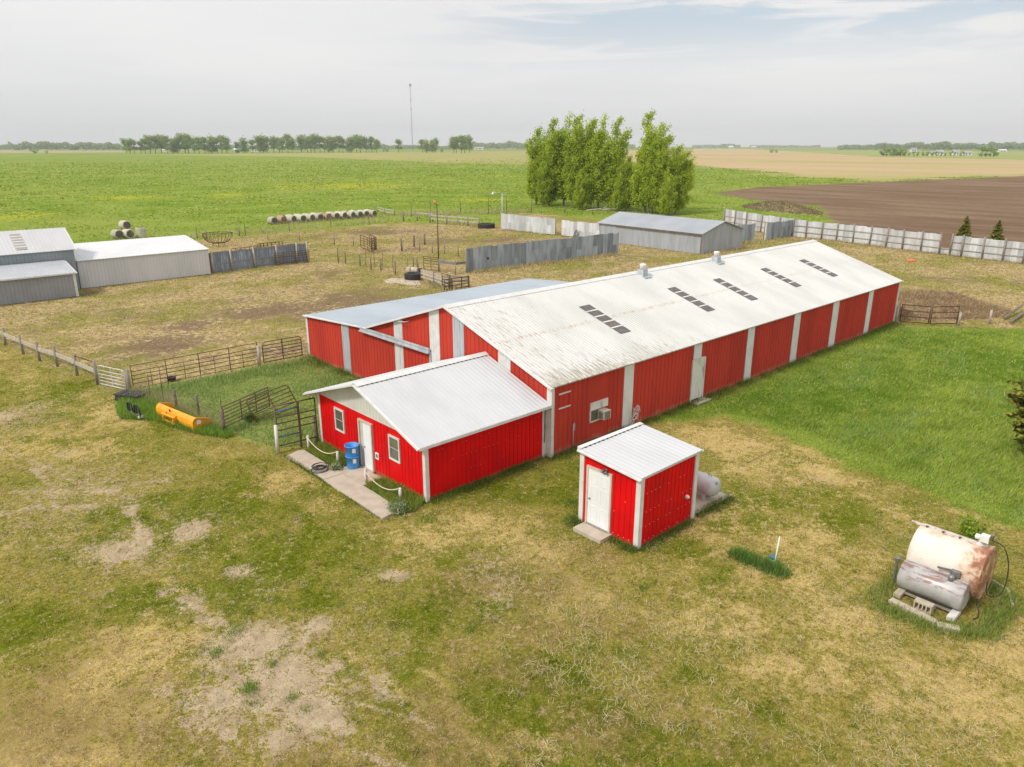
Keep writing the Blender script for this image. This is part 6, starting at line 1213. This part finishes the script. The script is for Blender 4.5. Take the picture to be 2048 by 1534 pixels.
FT = [far_tree(i+300, 22, 11, 10+i % 3) for i in range(5)]; BUSH = [far_tree(i+320, 9, 11, 8, lo=.12) for i in range(2)]; FIR = [far_tree(340, 18, 6, 9, lo=.08, c0=(.07, .12, .07), c1=(.15, .21, .11))]
def row(px0, px1, py, n, h, lab, group, kinds=FT, name='farm_tree', H0=22.):
    for i in range(n):
        px = px0+(px1-px0)*(i+.5)/n+random.uniform(-.25, .25)*(px1-px0)/n; p_ = G(px, py+random.uniform(-.35, .35)); D = math.hypot(p_[0]-CAM[0], p_[1]-CAM[1])
        s = h*random.uniform(.85, 1.12)/FPX*D/H0; w_ = random.uniform(.9, 1.25)
        tree(name, lab % ORD[i] if n > 1 else lab, 'tree', (p_[0], p_[1], 0), group if n > 1 else None, *random.choice(kinds), sc=(s*w_, s*w_, s), rz=random.uniform(0, 6.28))
row(246, 285, 307.2, 4, 24, '%s tree from the left in the leftmost round grove on the horizon', 'trees of the leftmost grove')
row(286, 462, 306.8, 16, 29, '%s tree from the left in the longest row on the left horizon', 'trees of the longest row')
row(470, 484, 306, 1, 20, 'dark conifer beside the small white farm buildings on the horizon', None, FIR, H0=18.); row(482, 510, 306, 2, 26, '%s tree from the left beside the small white farm buildings', 'trees at the white farm')
row(514, 590, 305.5, 8, 29, '%s tree from the left in the farmyard grove left of the second row', 'trees of the farmyard grove')
row(600, 728, 305, 14, 29, '%s tree from the left in the second tree row, left of the mast', 'trees of the second row'); row(730, 758, 305, 3, 26, '%s tree from the left in the small clump just left of the mast', 'trees of the clump by the mast')
row(762, 780, 304, 2, 8, '%s low bush from the left under the small tree by the mast', 'bushes near the mast', BUSH, 'farm_bush', 9.); row(794, 802, 305, 1, 24, 'single slim tree just left of the tall mast', None)
row(840, 878, 305, 4, 24, '%s tree from the left in the clump just right of the mast', 'trees right of the mast'); row(884, 887, 304.5, 1, 8, 'small lone bush right of the mast clump', None, BUSH, 'farm_bush', 9.)
row(902, 944, 306, 5, 30, '%s tree from the left in the rounded grove left of the poplars', 'trees of the rounded grove')
row(1764, 1812, 312, 7, 13, '%s bush from the left in the green thicket on the right horizon', 'bushes of the right thicket', BUSH, 'farm_bush', 9.); row(1958, 1992, 313, 4, 16, '%s bush from the left in the right-hand thicket near the edge', 'bushes of the far right thicket', BUSH, 'farm_bush', 9.)
row(1815, 1932, 312, 13, 7, '%s young tree from the left in the row between the thickets', 'young trees between the thickets', BUSH, 'young_tree', 9.); row(1538, 1554, 305.5, 3, 6, '%s tiny tree from the left standing alone in the tan field', 'tiny trees in the tan field', BUSH, 'young_tree', 9.)
row(66, 76, 307, 1, 9, 'left lone bush on the far pale field', None, BUSH, 'farm_bush', 9.); row(88, 98, 307, 1, 5, 'right low bush on the far pale field', None, BUSH, 'farm_bush', 9.)
# far woods that read as one mass
def woods(name, label, spans):
    Cs, Sz = [], []
    for px0, px1, py, hp, dens in spans:
        n = int((px1-px0)*dens); px = rng.uniform(px0, px1, n); env = .45+.75*fbm(px*.055, px*0, 7)*1.0; hh = hp*env*rng.uniform(.12, 1, n)**.8
        for a, b_ in zip(px, hh): 
            g = G(a, py+rng.uniform(-.25, .25)); D = math.hypot(g[0]-CAM[0], g[1]-CAM[1]); Cs.append((g[0], g[1], b_/FPX*D)); Sz.append(D/FPX*2.0)
    c = np.array(Cs); sz = np.array(Sz); col = jit(mixr((.20, .29, .14), (.32, .42, .20), rng.uniform(0, 1, len(c))), .15); o_ = obj(name, leaf_mesh(name, c, sz, col, LEAF)); tag(o_, label, 'woods', kind='stuff')
woods('distant_woods', 'hazy far-off belt of woods along the left horizon', [(-150, 20, 300, 8, 14), (20, 245, 300.5, 13, 26), (455, 520, 299, 8, 14), (585, 605, 300, 7, 14), (750, 905, 298.5, 8, 16), (940, 1062, 298.5, 13, 26), (-400, -150, 300, 12, 14)])
woods('distant_woods', 'hazy far-off belt of woods along the right horizon', [(1245, 1270, 298, 8, 14), (1385, 1480, 295.5, 5, 12), (1440, 1470, 296, 7, 16), (1500, 1640, 295.5, 4, 10), (1675, 1760, 299, 9, 22), (1750, 2048, 300, 12, 26), (1860, 1900, 301, 16, 26), (1960, 2000, 301, 12, 20), (2048, 2400, 300, 12, 14)])
# farm buildings on the horizon
def farmhouse(px, py, wpx, hpx, lab, group):
    p_ = G(px, py); D = math.hypot(p_[0]-CAM[0], p_[1]-CAM[1]); w_, h_ = wpx/FPX*D, hpx/FPX*D; t = thing('farm_building', lab, 'farm building', p_, group); a = YAW+random.uniform(-.2, .2); rx, ry = Vector((sin(a), -cos(a), 0)), Vector((cos(a), sin(a), 0)); o_ = Vector(p_)
    q = MB(); q.prism([o_-rx*w_/2, o_+rx*w_/2, o_+rx*w_/2+Z*h_*.6, o_-rx*w_/2+Z*h_*.6], ry*w_*.5); q.build('wall', FARWALL, t)
    q = MB()
    for s in (-1, 1): q.prism([o_+ry*w_*.25+Z*h_-rx*w_*.54, o_+ry*w_*.25+Z*h_+rx*w_*.54, o_+ry*w_*(.25+s*.28)+Z*h_*.56+rx*w_*.54, o_+ry*w_*(.25+s*.28)+Z*h_*.56-rx*w_*.54], Z*h_*.06)
    q.build('roof', FARROOF if random.random() < .5 else FARWALL, t)
    q = MB()
    for s in (-.3, .1): q.prism([o_+rx*w_*s+Z*h_*.12-ry*.1, o_+rx*w_*(s+.16)+Z*h_*.12-ry*.1, o_+rx*w_*(s+.16)+Z*h_*.48-ry*.1, o_+rx*w_*s+Z*h_*.48-ry*.1], ry*.05)
    q.build('opening', GRILLE, t)
for a in ((476, 303.5, 14, 6, 'white farm building beside the dark conifer on the left horizon'), (509, 303.5, 12, 5, 'white farm building just right of the dark conifer farm'), (330, 303.5, 8, 5, 'small white building seen through the longest tree row'), (957, 299.5, 18, 5, 'long white building left of the poplars on the horizon'),
          (1868, 311, 12, 7, 'leftmost white building between the right thickets'), (1880, 310.5, 12, 8, 'second white building between the right thickets'), (1912, 310.5, 10, 8, 'third white building between the right thickets'), (1936, 311, 14, 7, 'rightmost white building between the right thickets'),
          (1828, 303.5, 10, 6, 'white gabled house among the trees of the right horizon'), (1462, 296.5, 8, 4, 'tiny white building on the horizon right of the poplars'), (1508, 295.8, 8, 3, 'tiny pale building far off in the middle of the right horizon'), (2006, 304, 14, 4, 'low white building at the far right of the horizon')):
    farmhouse(*a, None)
mp = G(825.5, 300); mD = math.hypot(mp[0]-CAM[0], mp[1]-CAM[1]); Hm = 113/FPX*mD*1.02
ms = thing('radio_mast', 'tall thin lattice radio mast on the horizon', 'mast', mp); o_ = Vector(mp); legs = [Vector((cos(a)*1.15, sin(a)*1.15, 0)) for a in (.3, 2.4, 4.5)]
for l in legs: MB().tube([o_+l, o_+l*.8+Z*Hm], .34, 4).build('leg', METAL, ms)
q = MB(); n = 38
for k in range(n):
    for i in range(3): q.tube([o_+legs[i]+Z*Hm*k/n, o_+legs[(i+1) % 3]+Z*Hm*(k+1)/n], .16, 3)
q.build('lattice', METAL, ms)
q = MB(); q.box(o_.x-2.8, o_.x+2.8, o_.y-2.8, o_.y+2.8, Hm*.985, Hm*1.0); 
for a in range(6): q.beam(o_+Vector((cos(a)*3, sin(a)*3, Hm*.965)), o_+Vector((cos(a)*3, sin(a)*3, Hm*1.01)), .9, .6)
q.build('antenna', METAL, ms); q = MB(); q.lathe(o_+Z*Hm*.76, (0, 0, 1), [(0, 1.3), (2.5, 1.6), (5, 1.3)], 8); q.lathe(o_+Z*Hm*.62, (0, 0, 1), [(0, 1.2), (2.5, 1.5), (4, 1.2)], 8); q.build('dish', METAL, ms)
# utility: haze
hz = MB().box(-2600, 9600, -9600, 9600, -1.0, Hm+12)
hm = bpy.data.materials.new('haze_air'); hm.use_nodes = True; nt = hm.node_tree; nt.nodes.clear(); ho = nd(nt, 'ShaderNodeOutputMaterial'); pvn = nd(nt, 'ShaderNodeVolumePrincipled')
pvn.inputs['Color'].default_value = (.95, .97, 1.0, 1); pvn.inputs['Density'].default_value = 1.3e-4; pvn.inputs['Anisotropy'].default_value = .0; nt.links.new(pvn.outputs[0], ho.inputs['Volume'])
ho_ = hz.build('haze', hm); tag(ho_, 'thin pale haze in the air over the fields', 'haze', kind='stuff')
